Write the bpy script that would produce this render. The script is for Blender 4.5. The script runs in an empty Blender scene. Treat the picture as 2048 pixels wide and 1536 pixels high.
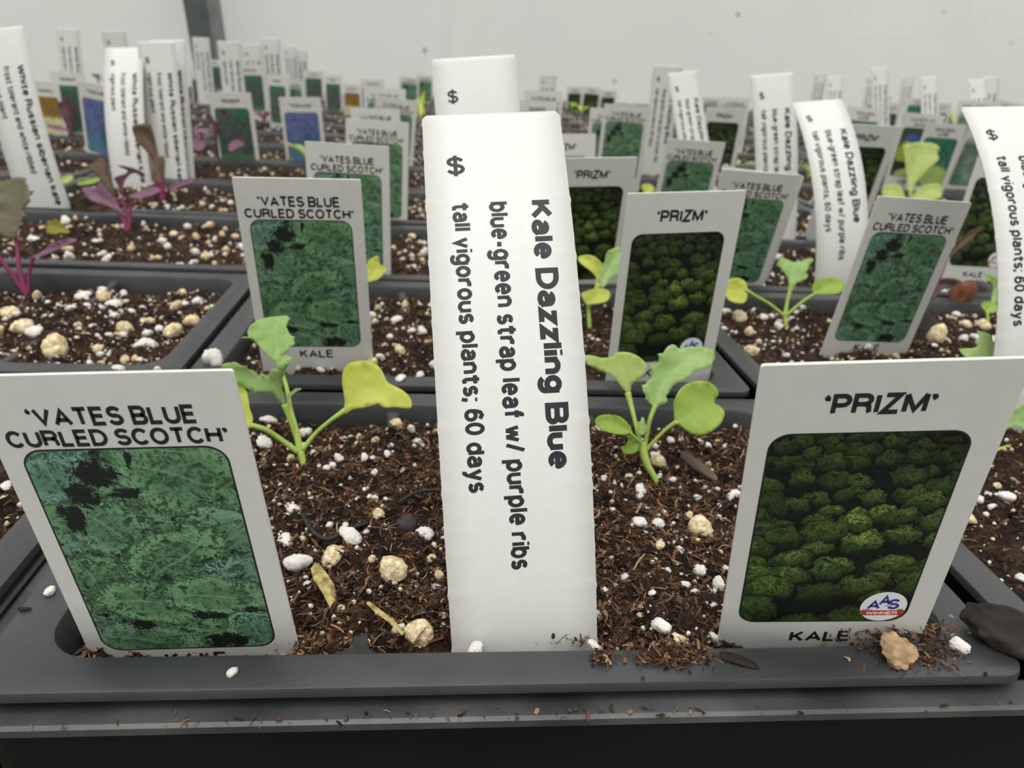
import bpy, bmesh, math, random
import numpy as np
from mathutils import Matrix, Vector, Euler
from mathutils.geometry import delaunay_2d_cdt
random.seed(7)
rng = np.random.default_rng(11)
S = 0.001                      # everything below is written in millimetres
RIM = 850.0                    # height of the cell pack rims above the floor
C = bpy.context.scene.collection
SC = bpy.context.scene

# ------------------------------------------------------------------ camera, light, exposure
PITCH, YAW, ROLL = 0.400793, 0.0988834, -0.0569687
_f = Vector((math.sin(YAW)*math.cos(PITCH), math.cos(YAW)*math.cos(PITCH), -math.sin(PITCH)))
_r = Vector((math.cos(YAW), -math.sin(YAW), 0)); _d = _f.cross(_r)
VR = math.cos(ROLL)*_r + math.sin(ROLL)*_d
VD = -math.sin(ROLL)*_r + math.cos(ROLL)*_d
cam_data = bpy.data.cameras.new('camera'); cam = bpy.data.objects.new('camera', cam_data); C.objects.link(cam)
M = Matrix.Identity(4)
for k in range(3):
    M[k][0] = VR[k]; M[k][1] = -VD[k]; M[k][2] = -_f[k]
M[0][3], M[1][3], M[2][3] = 57.0*S, -70.5*S, (RIM+69.7)*S
cam.matrix_world = M
cam_data.sensor_width = 36.0
cam_data.lens = 1541.7/2048*36.0
cam_data.clip_start = 0.004; cam_data.clip_end = 60
cam_data.dof.use_dof = True
cam_data.dof.focus_distance = 0.098
cam_data.dof.aperture_fstop = 44.0
SC.camera = cam

world = bpy.data.worlds.new('overcast_sky'); SC.world = world; world.use_nodes = True
wn = world.node_tree; wn.nodes.clear()
wo = wn.nodes.new('ShaderNodeOutputWorld'); wb = wn.nodes.new('ShaderNodeBackground')
wt = wn.nodes.new('ShaderNodeTexCoord'); ws = wn.nodes.new('ShaderNodeSeparateXYZ')
wr = wn.nodes.new('ShaderNodeValToRGB')
wr.color_ramp.elements[0].position = 0.0; wr.color_ramp.elements[0].color = (0.40, 0.403, 0.393, 1)
wr.color_ramp.elements[1].position = 1.0; wr.color_ramp.elements[1].color = (1.0, 1.0, 0.975, 1)
wn.links.new(wt.outputs['Generated'], ws.inputs[0]); wn.links.new(ws.outputs['Z'], wr.inputs[0])
wn.links.new(wr.outputs[0], wb.inputs[0]); wn.links.new(wb.outputs[0], wo.inputs[0])
wb.inputs[1].default_value = 1.35
sun = bpy.data.lights.new('daylight', 'SUN'); sun.energy = 1.55; sun.angle = math.radians(38); sun.color = (1, .985, .95)
suno = bpy.data.objects.new('daylight', sun); C.objects.link(suno)
suno.rotation_euler = (math.radians(20), math.radians(-10), 0); suno.location = (0, 0, 3)

SC.view_settings.view_transform = 'Standard'; SC.view_settings.look = 'None'
SC.view_settings.gamma = 1.0; SC.view_settings.use_curve_mapping = False
SC.view_settings.exposure = 0.0

# ------------------------------------------------------------------ helpers
def link(o, parent=None, **props):
    if o.name not in C.objects: C.objects.link(o)
    if parent is not None: o.parent = parent
    for k, v in props.items():
        if v is not None: o[k] = v
    return o
def mesh(name, verts, faces, mat=None, smooth=False, cols=None, mi=None, sharp=0):
    m = bpy.data.meshes.new(name)
    v = np.asarray(verts, dtype=np.float64)*S
    m.from_pydata(v.tolist() if len(v) < 4000 else v.tolist(), [], faces)
    mats = mat if isinstance(mat, (list, tuple)) else [mat]
    for x in mats:
        if x: m.materials.append(x)
    if mi is not None: m.polygons.foreach_set('material_index', mi)
    if smooth: m.polygons.foreach_set('use_smooth', [True]*len(m.polygons))
    if cols is not None:
        a = m.color_attributes.new('Col', 'FLOAT_COLOR', 'POINT')
        c = np.ones((len(v), 4)); c[:, :3] = cols
        a.data.foreach_set('color', c.ravel())
    m.update()
    if smooth and sharp: m.set_sharp_from_angle(angle=math.radians(sharp))
    return m
def obj(name, me, parent=None, loc=None, **props):
    o = bpy.data.objects.new(name, me)
    if loc is not None: o.location = Vector(loc)*S
    return link(o, parent, **props)
def empty(name, loc, rot=(0, 0, 0), **props):
    o = bpy.data.objects.new(name, None); o.location = Vector((loc[0], loc[1], loc[2]+RIM))*S
    o.rotation_euler = rot; o.empty_display_size = 0.005
    return link(o, None, **props)

_tab = np.random.default_rng(3).random((256, 256))
def vn(x, y, sd=0):
    x = np.asarray(x, float)+sd*17.3; y = np.asarray(y, float)+sd*9.7
    xi = np.floor(x).astype(int); yi = np.floor(y).astype(int); fx = x-xi; fy = y-yi
    fx = fx*fx*(3-2*fx); fy = fy*fy*(3-2*fy)
    a = _tab[xi % 256, yi % 256]; b = _tab[(xi+1) % 256, yi % 256]
    c = _tab[xi % 256, (yi+1) % 256]; d = _tab[(xi+1) % 256, (yi+1) % 256]
    return (a*(1-fx)+b*fx)*(1-fy)+(c*(1-fx)+d*fx)*fy
def fbm(x, y, sd=0, o=4):
    s = 0; a = 0.5; t = 0
    for k in range(o):
        s = s+a*vn(x, y, sd+k*5); t += a; a *= .5; x = x*2.03; y = y*2.03
    return s/t
def ridge(x, y, sd=0, o=3):
    s = 0; a = .5; t = 0
    for k in range(o):
        s = s+a*(1-abs(2*vn(x, y, sd+k*7)-1)); t += a; a *= .5; x = x*2.1; y = y*2.1
    return s/t

def ss_(a, b, x): t = np.clip((x-a)/(b-a), 0, 1); return t*t*(3-2*t)
# ------------------------------------------------------------------ materials
def mat(name, color, rough=.5, spec=.5, noise=None, bump=None, vcol=False, trans=0, sss=0):
    m = bpy.data.materials.new(name); m.use_nodes = True; nt = m.node_tree; b = nt.nodes['Principled BSDF']
    b.inputs['Roughness'].default_value = rough; b.inputs['Specular IOR Level'].default_value = spec
    b.inputs['Base Color'].default_value = (*color, 1)
    tc = nt.nodes.new('ShaderNodeTexCoord'); out = b.inputs['Base Color']; src = None
    if vcol:
        a = nt.nodes.new('ShaderNodeAttribute'); a.attribute_name = 'Col'; src = a.outputs['Color']
    if noise:       # (scale per metre, dark, light multiplier)
        n = nt.nodes.new('ShaderNodeTexNoise'); n.inputs['Scale'].default_value = noise[0]; n.inputs['Detail'].default_value = 5
        r = nt.nodes.new('ShaderNodeValToRGB')
        lo, hi = noise[1], noise[2]
        r.color_ramp.elements[0].position = .35; r.color_ramp.elements[1].position = .68
        r.color_ramp.elements[0].color = (*([lo]*3 if not isinstance(lo, tuple) else lo), 1)
        r.color_ramp.elements[1].color = (*([hi]*3 if not isinstance(hi, tuple) else hi), 1)
        nt.links.new(tc.outputs['Object'], n.inputs['Vector']); nt.links.new(n.outputs['Fac'], r.inputs[0])
        mx = nt.nodes.new('ShaderNodeMix'); mx.data_type = 'RGBA'; mx.blend_type = 'MULTIPLY'; mx.inputs[0].default_value = 1
        if src is not None: nt.links.new(src, mx.inputs[6])
        else: mx.inputs[6].default_value = (*color, 1)
        nt.links.new(r.outputs[0], mx.inputs[7]); src = mx.outputs[2]
    if src is not None: nt.links.new(src, out)
    if bump:        # (scale, strength, distance mm)
        n2 = nt.nodes.new('ShaderNodeTexNoise'); n2.inputs['Scale'].default_value = bump[0]; n2.inputs['Detail'].default_value = 6
        bp = nt.nodes.new('ShaderNodeBump'); bp.inputs['Strength'].default_value = bump[1]; bp.inputs['Distance'].default_value = bump[2]*S
        nt.links.new(tc.outputs['Object'], n2.inputs['Vector']); nt.links.new(n2.outputs['Fac'], bp.inputs['Height']); nt.links.new(bp.outputs[0], b.inputs['Normal'])
    if trans:
        tr = nt.nodes.new('ShaderNodeBsdfTranslucent'); ad = nt.nodes.new('ShaderNodeMixShader'); ad.inputs[0].default_value = trans
        if src is not None: nt.links.new(src, tr.inputs[0])
        else: tr.inputs[0].default_value = (*color, 1)
        o = nt.nodes['Material Output']
        nt.links.new(b.outputs[0], ad.inputs[1]); nt.links.new(tr.outputs[0], ad.inputs[2]); nt.links.new(ad.outputs[0], o.inputs[0])
    return m
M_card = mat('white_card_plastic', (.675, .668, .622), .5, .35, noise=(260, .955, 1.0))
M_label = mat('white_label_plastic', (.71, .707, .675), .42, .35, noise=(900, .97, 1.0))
M_ink = mat('black_ink', (.022, .022, .026), .45, .3)
M_navy = mat('navy_ink', (.03, .06, .25), .45, .3)
M_red = mat('red_ink', (.55, .03, .03), .45, .3)
M_badge = mat('badge_white', (.82, .83, .86), .45, .3)
M_leafdot = mat('badge_green', (.2, .4, .1), .45, .3)
M_print = mat('printed_photo', (1, 1, 1), .4, .35, vcol=True, noise=(3200, .88, 1.2))
M_print_soft = mat('printed_photo_soft', (1, 1, 1), .4, .35, vcol=True)
M_perl = mat('perlite_white', (.80, .77, .71), .9, .1, noise=(900, .8, 1.04), bump=(1800, .8, .3))
M_perlc = mat('perlite_cream', (.86, .76, .52), .9, .1, noise=(2200, (.5, .4, .28), 1.08), bump=(1500, .9, .4))
M_wet = mat('dark_bark', (.030, .024, .020), .8, .2, noise=(400, .3, 1.6), bump=(500, 1, 1.2))
M_tan = mat('tan_bark', (.52, .36, .20), .8, .2, noise=(700, .45, 1.2), bump=(1100, 1, .5))
M_redbark = mat('reddish_bark', (.22, .085, .045), .8, .2, noise=(600, .6, 1.3), bump=(1100, 1, .5))
M_fib = mat('coir_fibre', (1, 1, 1), .9, .15, vcol=True)
M_root = mat('black_root', (.03, .027, .025), .6, .3)
M_straw = mat('yellow_husk', (.50, .40, .16), .8, .2, noise=(900, .4, 1.25))

def soil_mat():
    m = bpy.data.materials.new('potting_mix'); m.use_nodes = True; nt = m.node_tree; b = nt.nodes['Principled BSDF']
    tc = nt.nodes.new('ShaderNodeTexCoord')
    def noise(sc, det, ro=.6):
        n = nt.nodes.new('ShaderNodeTexNoise'); n.inputs['Scale'].default_value = sc; n.inputs['Detail'].default_value = det; n.inputs['Roughness'].default_value = ro
        nt.links.new(tc.outputs['Object'], n.inputs['Vector']); return n
    n1 = noise(260, 6, .7); r1 = nt.nodes.new('ShaderNodeValToRGB')
    e = r1.color_ramp.elements; e[0].position = .36; e[0].color = (.009, .0065, .005, 1); e[1].position = .66; e[1].color = (.115, .064, .038, 1)
    k = r1.color_ramp.elements.new(.52); k.color = (.042, .0245, .0155, 1)
    nt.links.new(n1.outputs['Fac'], r1.inputs[0])
    n2 = noise(1700, 4); r2 = nt.nodes.new('ShaderNodeValToRGB')
    r2.color_ramp.elements[0].position = .4; r2.color_ramp.elements[0].color = (.5, .5, .5, 1); r2.color_ramp.elements[1].position = .7; r2.color_ramp.elements[1].color = (1.7, 1.55, 1.4, 1)
    nt.links.new(n2.outputs['Fac'], r2.inputs[0])
    mx = nt.nodes.new('ShaderNodeMix'); mx.data_type = 'RGBA'; mx.blend_type = 'MULTIPLY'; mx.inputs[0].default_value = 1
    nt.links.new(r1.outputs[0], mx.inputs[6]); nt.links.new(r2.outputs[0], mx.inputs[7]); nt.links.new(mx.outputs[2], b.inputs['Base Color'])
    b.inputs['Roughness'].default_value = .85; b.inputs['Specular IOR Level'].default_value = .25
    n3 = noise(1200, 8, .7); bp = nt.nodes.new('ShaderNodeBump'); bp.inputs['Strength'].default_value = 1; bp.inputs['Distance'].default_value = .9*S
    nt.links.new(n3.outputs['Fac'], bp.inputs['Height']); nt.links.new(bp.outputs[0], b.inputs['Normal'])
    return m
M_soil = soil_mat()

def plastic_mat(name, base, rough, dust, spec=.6):
    m = bpy.data.materials.new(name); m.use_nodes = True; nt = m.node_tree; b = nt.nodes['Principled BSDF']
    tc = nt.nodes.new('ShaderNodeTexCoord')
    n = nt.nodes.new('ShaderNodeTexNoise'); n.inputs['Scale'].default_value = 60; n.inputs['Detail'].default_value = 6
    nt.links.new(tc.outputs['Object'], n.inputs['Vector'])
    r = nt.nodes.new('ShaderNodeValToRGB'); r.color_ramp.elements[0].position = .4; r.color_ramp.elements[1].position = .75
    r.color_ramp.elements[0].color = (*base, 1); r.color_ramp.elements[1].color = (*[c+dust for c in base], 1)
    nt.links.new(n.outputs['Fac'], r.inputs[0])
    # fine scuffs running along the lip
    mp = nt.nodes.new('ShaderNodeMapping'); mp.inputs['Scale'].default_value = (60, 1500, 1500)
    n2 = nt.nodes.new('ShaderNodeTexNoise'); n2.inputs['Scale'].default_value = 1; n2.inputs['Detail'].default_value = 3
    nt.links.new(tc.outputs['Object'], mp.inputs[0]); nt.links.new(mp.outputs[0], n2.inputs['Vector'])
    # dried drops
    v = nt.nodes.new('ShaderNodeTexVoronoi'); v.inputs['Scale'].default_value = 85
    nt.links.new(tc.outputs['Object'], v.inputs['Vector'])
    rv = nt.nodes.new('ShaderNodeValToRGB'); rv.color_ramp.elements[0].position = .17; rv.color_ramp.elements[0].color = (0, 0, 0, 1)
    rv.color_ramp.elements[1].position = .2; rv.color_ramp.elements[1].color = (1, 1, 1, 1); q = rv.color_ramp.elements.new(.23); q.color = (0, 0, 0, 1)
    nt.links.new(v.outputs['Distance'], rv.inputs[0])
    n3 = nt.nodes.new('ShaderNodeTexNoise'); n3.inputs['Scale'].default_value = 45; nt.links.new(tc.outputs['Object'], n3.inputs['Vector'])
    rm = nt.nodes.new('ShaderNodeMath'); rm.operation = 'GREATER_THAN'; rm.inputs[1].default_value = .56; nt.links.new(n3.outputs['Fac'], rm.inputs[0])
    mu = nt.nodes.new('ShaderNodeMath'); mu.operation = 'MULTIPLY'; nt.links.new(rv.outputs[0], mu.inputs[0]); nt.links.new(rm.outputs[0], mu.inputs[1])
    ma = nt.nodes.new('ShaderNodeMath'); ma.operation = 'MULTIPLY_ADD'; ma.inputs[1].default_value = .22; ma.inputs[2].default_value = rough
    nt.links.new(mu.outputs[0], ma.inputs[0])
    mb = nt.nodes.new('ShaderNodeMath'); mb.operation = 'MULTIPLY_ADD'; mb.inputs[1].default_value = .12
    nt.links.new(n2.outputs['Fac'], mb.inputs[0]); nt.links.new(ma.outputs[0], mb.inputs[2])
    nt.links.new(mb.outputs[0], b.inputs['Roughness']); nt.links.new(r.outputs[0], b.inputs['Base Color'])
    b.inputs['Specular IOR Level'].default_value = spec
    return m
M_pack = plastic_mat('black_pack_plastic', (.032, .034, .036), .33, .02)
M_tray_shade = plastic_mat('shaded_tray_plastic', (.004, .004, .0045), .45, .004, .22)  # tray walls: same plastic, shade below the lip put into the colour

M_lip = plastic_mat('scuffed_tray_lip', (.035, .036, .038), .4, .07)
# ------------------------------------------------------------------ setting
def box(x0, y0, z0, x1, y1, z1):
    v = [(x, y, z) for z in (z0, z1) for y in (y0, y1) for x in (x0, x1)]
    return v, [(0, 2, 3, 1), (4, 5, 7, 6), (0, 1, 5, 4), (2, 6, 7, 3), (0, 4, 6, 2), (1, 3, 7, 5)]
def prism(poly, z0, z1):
    n = len(poly); v = [(x, y, z0) for x, y in poly]+[(x, y, z1) for x, y in poly]
    return v, [tuple(range(n))[::-1], tuple(range(n, 2*n))]+[(i, (i+1) % n, (i+1) % n+n, i+n) for i in range(n)]
EDGE = lambda x: 1395+.27*x                       # far edge of the bench
M_gravel = mat('floor_gravel', (.10, .098, .09), .95, .2, noise=(40, .6, 1.2), bump=(60, .6, 4))
M_wood = mat('weathered_bench_wood', (.20, .17, .075), .85, .2, noise=(60, .6, 1.3), bump=(200, .5, .4))
M_steel = mat('galvanised_steel', (.30, .32, .33), .5, .5, noise=(90, .85, 1.05))
M_post_shade = mat('shaded_post_steel', (.085, .10, .10), .45, .5, noise=(40, .8, 1.15))  # front face of the post, its shade painted into the steel colour
M_post_lit = mat('lit_post_steel', (.20, .205, .20), .5, .5, noise=(40, .8, 1.1))  # right face of the same post, lit tone painted into the colour
v, f = box(-4000, -1500, -20, 6500, 5000, 0)
obj('floor', mesh('floor', v, f, M_gravel), kind='structure')
def film():
    m = bpy.data.materials.new('white_greenhouse_film'); m.use_nodes = True; nt = m.node_tree; b = nt.nodes['Principled BSDF']
    tc = nt.nodes.new('ShaderNodeTexCoord')
    def nz(sc, det, dist=0):
        n = nt.nodes.new('ShaderNodeTexNoise'); n.inputs['Scale'].default_value = sc; n.inputs['Detail'].default_value = det
        nt.links.new(tc.outputs['Object'], n.inputs['Vector']); return n
    n = nz(3.5, 4); r = nt.nodes.new('ShaderNodeValToRGB'); r.color_ramp.elements[0].position = .3; r.color_ramp.elements[1].position = .7
    r.color_ramp.elements[0].color = (.93, .935, .905, 1); r.color_ramp.elements[1].color = (.97, .97, .94, 1); nt.links.new(n.outputs['Fac'], r.inputs[0])
    # algae and dirt specks
    vo = nt.nodes.new('ShaderNodeTexVoronoi'); vo.inputs['Scale'].default_value = 13; nt.links.new(tc.outputs['Object'], vo.inputs['Vector'])
    n2 = nz(120, 4); ad = nt.nodes.new('ShaderNodeMath'); ad.operation = 'MULTIPLY_ADD'; ad.inputs[1].default_value = .13
    nt.links.new(n2.outputs['Fac'], ad.inputs[0]); nt.links.new(vo.outputs['Distance'], ad.inputs[2])
    rs = nt.nodes.new('ShaderNodeValToRGB'); rs.color_ramp.elements[0].position = .105; rs.color_ramp.elements[0].color = (.42, .43, .41, 1)
    rs.color_ramp.elements[1].position = .15; rs.color_ramp.elements[1].color = (1, 1, 1, 1); nt.links.new(ad.outputs[0], rs.inputs[0])
    mx = nt.nodes.new('ShaderNodeMix'); mx.data_type = 'RGBA'; mx.blend_type = 'MULTIPLY'; mx.inputs[0].default_value = .8
    nt.links.new(r.outputs[0], mx.inputs[6]); nt.links.new(rs.outputs[0], mx.inputs[7]); nt.links.new(mx.outputs[2], b.inputs['Base Color'])
    b.inputs['Roughness'].default_value = .6; b.inputs['Specular IOR Level'].default_value = .3
    bp = nt.nodes.new('ShaderNodeBump'); bp.inputs['Strength'].default_value = .35; bp.inputs['Distance'].default_value = .02
    n4 = nz(2.2, 3); nt.links.new(n4.outputs['Fac'], bp.inputs['Height']); nt.links.new(bp.outputs[0], b.inputs['Normal'])
    tr = nt.nodes.new('ShaderNodeBsdfTranslucent'); nt.links.new(mx.outputs[2], tr.inputs[0]); ms = nt.nodes.new('ShaderNodeMixShader'); ms.inputs[0].default_value = WALL_T
    nt.links.new(b.outputs[0], ms.inputs[1]); nt.links.new(tr.outputs[0], ms.inputs[2]); nt.links.new(ms.outputs[0], nt.nodes['Material Output'].inputs[0])
    return m
WALL_T = .42
# the film hangs with shallow folds behind the bench
nx, nz_ = 900, 24; vv = []; ff = []
for j in range(nz_+1):
    for i in range(nx+1):
        x = -1500+7500*i/nx; z = 2600*j/nz_
        y = EDGE(x)+200-9*math.exp(-((x-78+(z-900)*.5)/16)**2)+14*math.sin(x/310)+8*math.sin(x/127+z/900)+z*.02
        vv.append((x, y, z))
for j in range(nz_):
    for i in range(nx):
        a = j*(nx+1)+i; ff.append((a, a+1, a+nx+2, a+nx+1))
wl = obj('wall_back', mesh('wall_back', vv, ff, film(), True), kind='structure')
# bench: boards on a steel frame
b = empty('greenhouse_bench', (0, 0, -62), label='long wooden bench top carrying all the black seedling flats', category='bench')
bx0, bx1 = -900, 2100
nb = 12; ys = [-12+(i/nb) for i in range(nb+1)]
for i in range(nb):
    t0, t1 = i/nb, (i+1)/nb-.004
    P = [(x, -10+(EDGE(x)+14+10)*t) for x, t in ((bx0, t0), (bx1, t0), (bx1, t1), (bx0, t1))]
    v, f = prism(P, -22, 0); obj('board', mesh('board', v, f, M_wood), b)
P = [(x, EDGE(x)+y) for x, y in ((bx0, 18), (bx1, 18), (bx1, 40), (bx0, 40))]
v, f = prism(P, -55, 52); obj('back_rail', mesh('back_rail', v, f, M_wood), b)
for x in (-860, 600, 2060):
    for y in (60, EDGE(x)-60):
        v, f = box(x-22, y-22, -788, x+22, y+22, -22); obj('leg', mesh('leg', v, f, M_steel), b)
# upright post of the house frame
po = empty('steel_post', (-288, 1415, -RIM), (0, math.radians(-4.2), math.radians(0)), label='dark grey steel post rising behind the bench at the left', category='post')
v, f = box(-23, -20, 0, 13, 20, 2300); obj('shaded_face', mesh('shaded_face', v, f, M_post_shade), po)
v, f = box(13, -18, 0, 28, 18, 2300); obj('lit_face', mesh('lit_face', v, f, M_post_lit), po, label='right face of the post, coloured lighter as if lit')

# ------------------------------------------------------------------ cell packs and flats
def rrect(x0, y0, x1, y1, r, n=6):
    p = []
    for cx, cy, a in ((x1-r, y0+r, -90), (x1-r, y1-r, 0), (x0+r, y1-r, 90), (x0+r, y0+r, 180)):
        for k in range(n+1):
            t = math.radians(a+90*k/n); p.append((cx+r*math.cos(t), cy+r*math.sin(t)))
    return p
PW, PD = 131.0, 86.5
def rings(levels, n=6, cap=True):
    """levels: (inset, z, corner radius) of stacked rounded rectangles of a pack."""
    v = []; f = []; m = 4*(n+1)
    W_, D_ = levels[0][3:5] if len(levels[0]) > 3 else (PW, PD)
    for L in levels:
        i, z, r = L[:3]; v += [(x, y, z) for x, y in rrect(i, i, W_-i, D_-i, r, n)]
    for k in range(len(levels)-1):
        for j in range(m):
            a = k*m+j; b2 = k*m+(j+1) % m; f.append((a, b2, b2+m, a+m))
    if cap: f.append(tuple(range((len(levels)-1)*m, len(levels)*m)))
    return v, f
LV = [(.5, -1.5, 3.0), (.02, -1.4, 3.2), (0, -.6, 3.2), (.12, -.12, 3.2), (.45, 0, 3), (5.3, 0, 6.6), (5.9, -.25, 6.6), (6.2, -1, 6.6), (6.6, -5, 6.6), (9.5, -44, 5)]
v, f = rings(LV, 8); ME_pack = mesh('pack_body', v, f, M_pack, True, sharp=28)
v2, f2 = rings(LV, 3)
def divider(x):
    ny, sec = 26, [(-1.6, -38), (-1.15, -3), (-1, -.35), (-.7, -.05), (.7, -.05), (1, -.35), (1.15, -3), (1.6, -38)]
    vv = []; ff = []
    for j in range(ny+1):
        y = 6.0+(PD-12)*j/ny; d = min(y-6, PD-6-y)
        fr = 1 if y < PD/2 else .25; w = 1+2.2*fr*math.exp(-d/1.6); top = -3.1+2.8*(fr if fr == 1 else .5)*math.exp(-d/4)
        for sx, sz in sec: vv.append((x+sx*w, y, sz+top))
    for j in range(ny):
        for i in range(len(sec)-1):
            a = j*len(sec)+i; ff.append((a, a+1, a+1+len(sec), a+len(sec)))
    return vv, ff
DX = (PW/3+.6, 2*PW/3-.6)
DIV = []
for x in DX:
    a, c = divider(x); DIV.append(mesh('divider', a, c, M_pack, True))
# low detail pack for the far rows: body with its dividers
lv = list(v2); lf = list(f2)
for x in DX:
    a, c = divider(x); n0 = len(lv); lv += a; lf += [tuple(q+n0 for q in t) for t in c]
ME_far = mesh('far_pack', lv, lf, M_pack, True, sharp=28)

def sdf_in(x, y, ins=6.4, r=6.4):
    qx = abs(x-PW/2)-(PW/2-ins-r); qy = abs(y-PD/2)-(PD/2-ins-r)
    return np.hypot(np.maximum(qx, 0), np.maximum(qy, 0))+np.minimum(np.maximum(qx, qy), 0)-r
MOUND = 2.3
def soil_h(x, y, sd, base=-4.3, rough=1.0):
    h = base+2.6*(fbm(x*.055, y*.055, sd, 3)-.5)*2*.8
    h = h+rough*(2.3*(ridge(x*.16, y*.16, sd+3, 2)-.55)+1.7*(fbm(x*.5, y*.5, sd+9, 3)-.5)*2+.8*(ridge(x*1.1, y*1.1, sd+21, 2)-.5)+.5*(vn(x*2.6, y*2.6, sd+2)-.5))
    d = -sdf_in(x, y)
    h = h-1.6*np.exp(-d/3.0)
    for dx in DX: h = h+MOUND*np.exp(-((x-dx)/5.5)**2)*np.clip((d-2)/6, 0, 1)
    return h
def soil_mesh(name, sd, step, base=-4.3, rough=1.0, extra=None):
    nx = int((PW-12.4)/step); ny = int((PD-12.4)/step)
    X, Y = np.meshgrid(np.linspace(6.2, PW-6.2, nx+1), np.linspace(6.2, PD-6.2, ny+1))
    H = soil_h(X, Y, sd, base, rough)
    if extra: H = extra(X, Y, H)
    if step < .6:
        X = X+(vn(X*1.7, Y*1.7, 40)-.5)*.5; Y = Y+(vn(X*1.7, Y*1.7, 50)-.5)*.5
    inside = sdf_in(X, Y) < .35
    idx = np.arange((nx+1)*(ny+1)).reshape(ny+1, nx+1)
    q = np.stack([idx[:-1, :-1], idx[:-1, 1:], idx[1:, 1:], idx[1:, :-1]], -1)
    ok = inside[:-1, :-1] & inside[:-1, 1:] & inside[1:, 1:] & inside[1:, :-1]
    q = q[ok]
    used = np.unique(q); rm = -np.ones((nx+1)*(ny+1), int); rm[used] = np.arange(len(used))
    V = np.stack([X.ravel(), Y.ravel(), H.ravel()], 1)[used]
    return mesh(name, V, rm[q].tolist(), M_soil, True)
# coir fibres and bark flakes: thousands of crumpled slivers, one mesh
PAL = np.array([1.0, 1.02, 1.0])*.98*np.array([(.030, .017, .011), (.055, .030, .018), (.09, .048, .028), (.15, .082, .045), (.24, .14, .078), (.02, .014, .011), (.34, .22, .12), (.12, .05, .03)])
def fibre_mesh(name, n, sd, region, hfun, lmin=.6, lmax=3.0, light=1.0, wmin=.05, wmax=.26):
    r = np.random.default_rng(sd)
    x = r.uniform(region[0], region[2], n); y = r.uniform(region[1], region[3], n)
    a = r.uniform(0, 6.283, n); L = lmin+(lmax-lmin)*r.random(n)**2.2; w = wmin+wmax*r.random(n)**2.5
    curl = r.normal(0, .5, n); tilt = r.normal(0, .4, n)
    z0 = hfun(x, y)+.05+.3*r.random(n)
    V = []; 
    for k, t in enumerate((-.5, -.12, .18, .5)):
        ang = a+curl*t
        px = x+np.cos(ang)*L*t; py = y+np.sin(ang)*L*t; pz = z0+tilt*L*t+.22*L*(.25-t*t)
        for s in (-1, 1):
            ww = w*s*(1-.5*abs(t)); V.append(np.stack([px-np.sin(ang)*ww, py+np.cos(ang)*ww, pz+.3*ww*r.normal(0, 1, n)], 1))
    V = np.stack(V, 1).reshape(-1, 3)
    F = []
    base = np.arange(n)*8
    q = np.concatenate([np.stack([base+2*k, base+2*k+1, base+2*k+3, base+2*k+2], 1) for k in range(3)])
    pi = r.choice(len(PAL), n, p=[.17, .2, .2, .14, .07, .13, .03, .06])
    col = PAL[pi]*(.8+.5*r.random((n, 1)))*light
    return mesh(name, V, q.tolist(), M_fib, False, cols=np.repeat(col, 8, 0))
def rock(name, sub, amp, sd, m, freq=1.6, flat=1.0):
    bm = bmesh.new(); bmesh.ops.create_icosphere(bm, subdivisions=sub, radius=1.0)
    r = random.Random(sd); o = [Vector([r.uniform(-1, 1) for _ in range(3)]).normalized() for _ in range(7)]; am = [r.uniform(-.5, 1)*amp for _ in range(7)]
    for v_ in bm.verts:
        p = v_.co.normalized(); k = 1+sum(a_*max(0, p.dot(d_))**(3*freq) for a_, d_ in zip(am, o))
        k += amp*.35*(math.sin(p.x*7+sd)*math.sin(p.y*8+sd*2)*math.sin(p.z*6+sd*3))
        k += amp*.3*(vn(np.array(p.x*4+5), np.array(p.y*4+p.z*3+5), sd)-.5)
        v_.co = Vector((p.x, p.y, p.z*flat))*k*S
    me = bpy.data.meshes.new(name); bm.to_mesh(me); bm.free(); me.materials.append(m)
    me.polygons.foreach_set('use_smooth', [True]*len(me.polygons)); return me
GR = {0: [rock('perlite_grain', 3, .62, k, M_perl) for k in range(7)], 1: [rock('perlite_grain_cream', 3, .5, 30+k, M_perlc) for k in range(5)]}
GRS = [rock('perlite_small', 1, .4, 60+k, M_perl) for k in range(4)]
def grain(parent, x, y, z, r, kind, rnd, name='perlite_grain', small=False, label=None, **kw):
    o = obj(name, rnd.choice(GRS if small else GR[kind]), parent, (x, y, z), **kw)
    o.scale = (r*rnd.uniform(.85, 1.2), r*rnd.uniform(.75, 1.1), r*rnd.uniform(.65, .95))
    o.rotation_euler = (rnd.uniform(-.5, .5), rnd.uniform(-.5, .5), rnd.uniform(0, 6.28))
    if label: o['label'] = label
    return o
def specks(name, n, sd, region, hfun, rmin, rmax, cream=.25):
    """small perlite crumbs, joined"""
    bm = bmesh.new(); bmesh.ops.create_icosphere(bm, subdivisions=1, radius=1.0)
    bv = np.array([v_.co[:] for v_ in bm.verts]); bf = np.array([[q.index for q in f_.verts] for f_ in bm.faces]); bm.free()
    r = np.random.default_rng(sd)
    x = r.uniform(region[0], region[2], n); y = r.uniform(region[1], region[3], n); R_ = rmin+(rmax-rmin)*r.random(n)**3
    z = hfun(x, y)+R_*.35
    V = bv[None]*(1+r.normal(0, .17, (n, len(bv), 1)))*R_[:, None, None]*r.uniform(.7, 1.2, (n, 1, 3))+np.stack([x, y, z], 1)[:, None]
    F = bf[None]+(np.arange(n)*len(bv))[:, None, None]
    mi = np.repeat((r.random(n) < cream).astype(int), len(bf))
    return mesh(name, V.reshape(-1, 3), F.reshape(-1, 3).tolist(), [M_perl, M_perlc], True, mi=mi.tolist())

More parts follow.
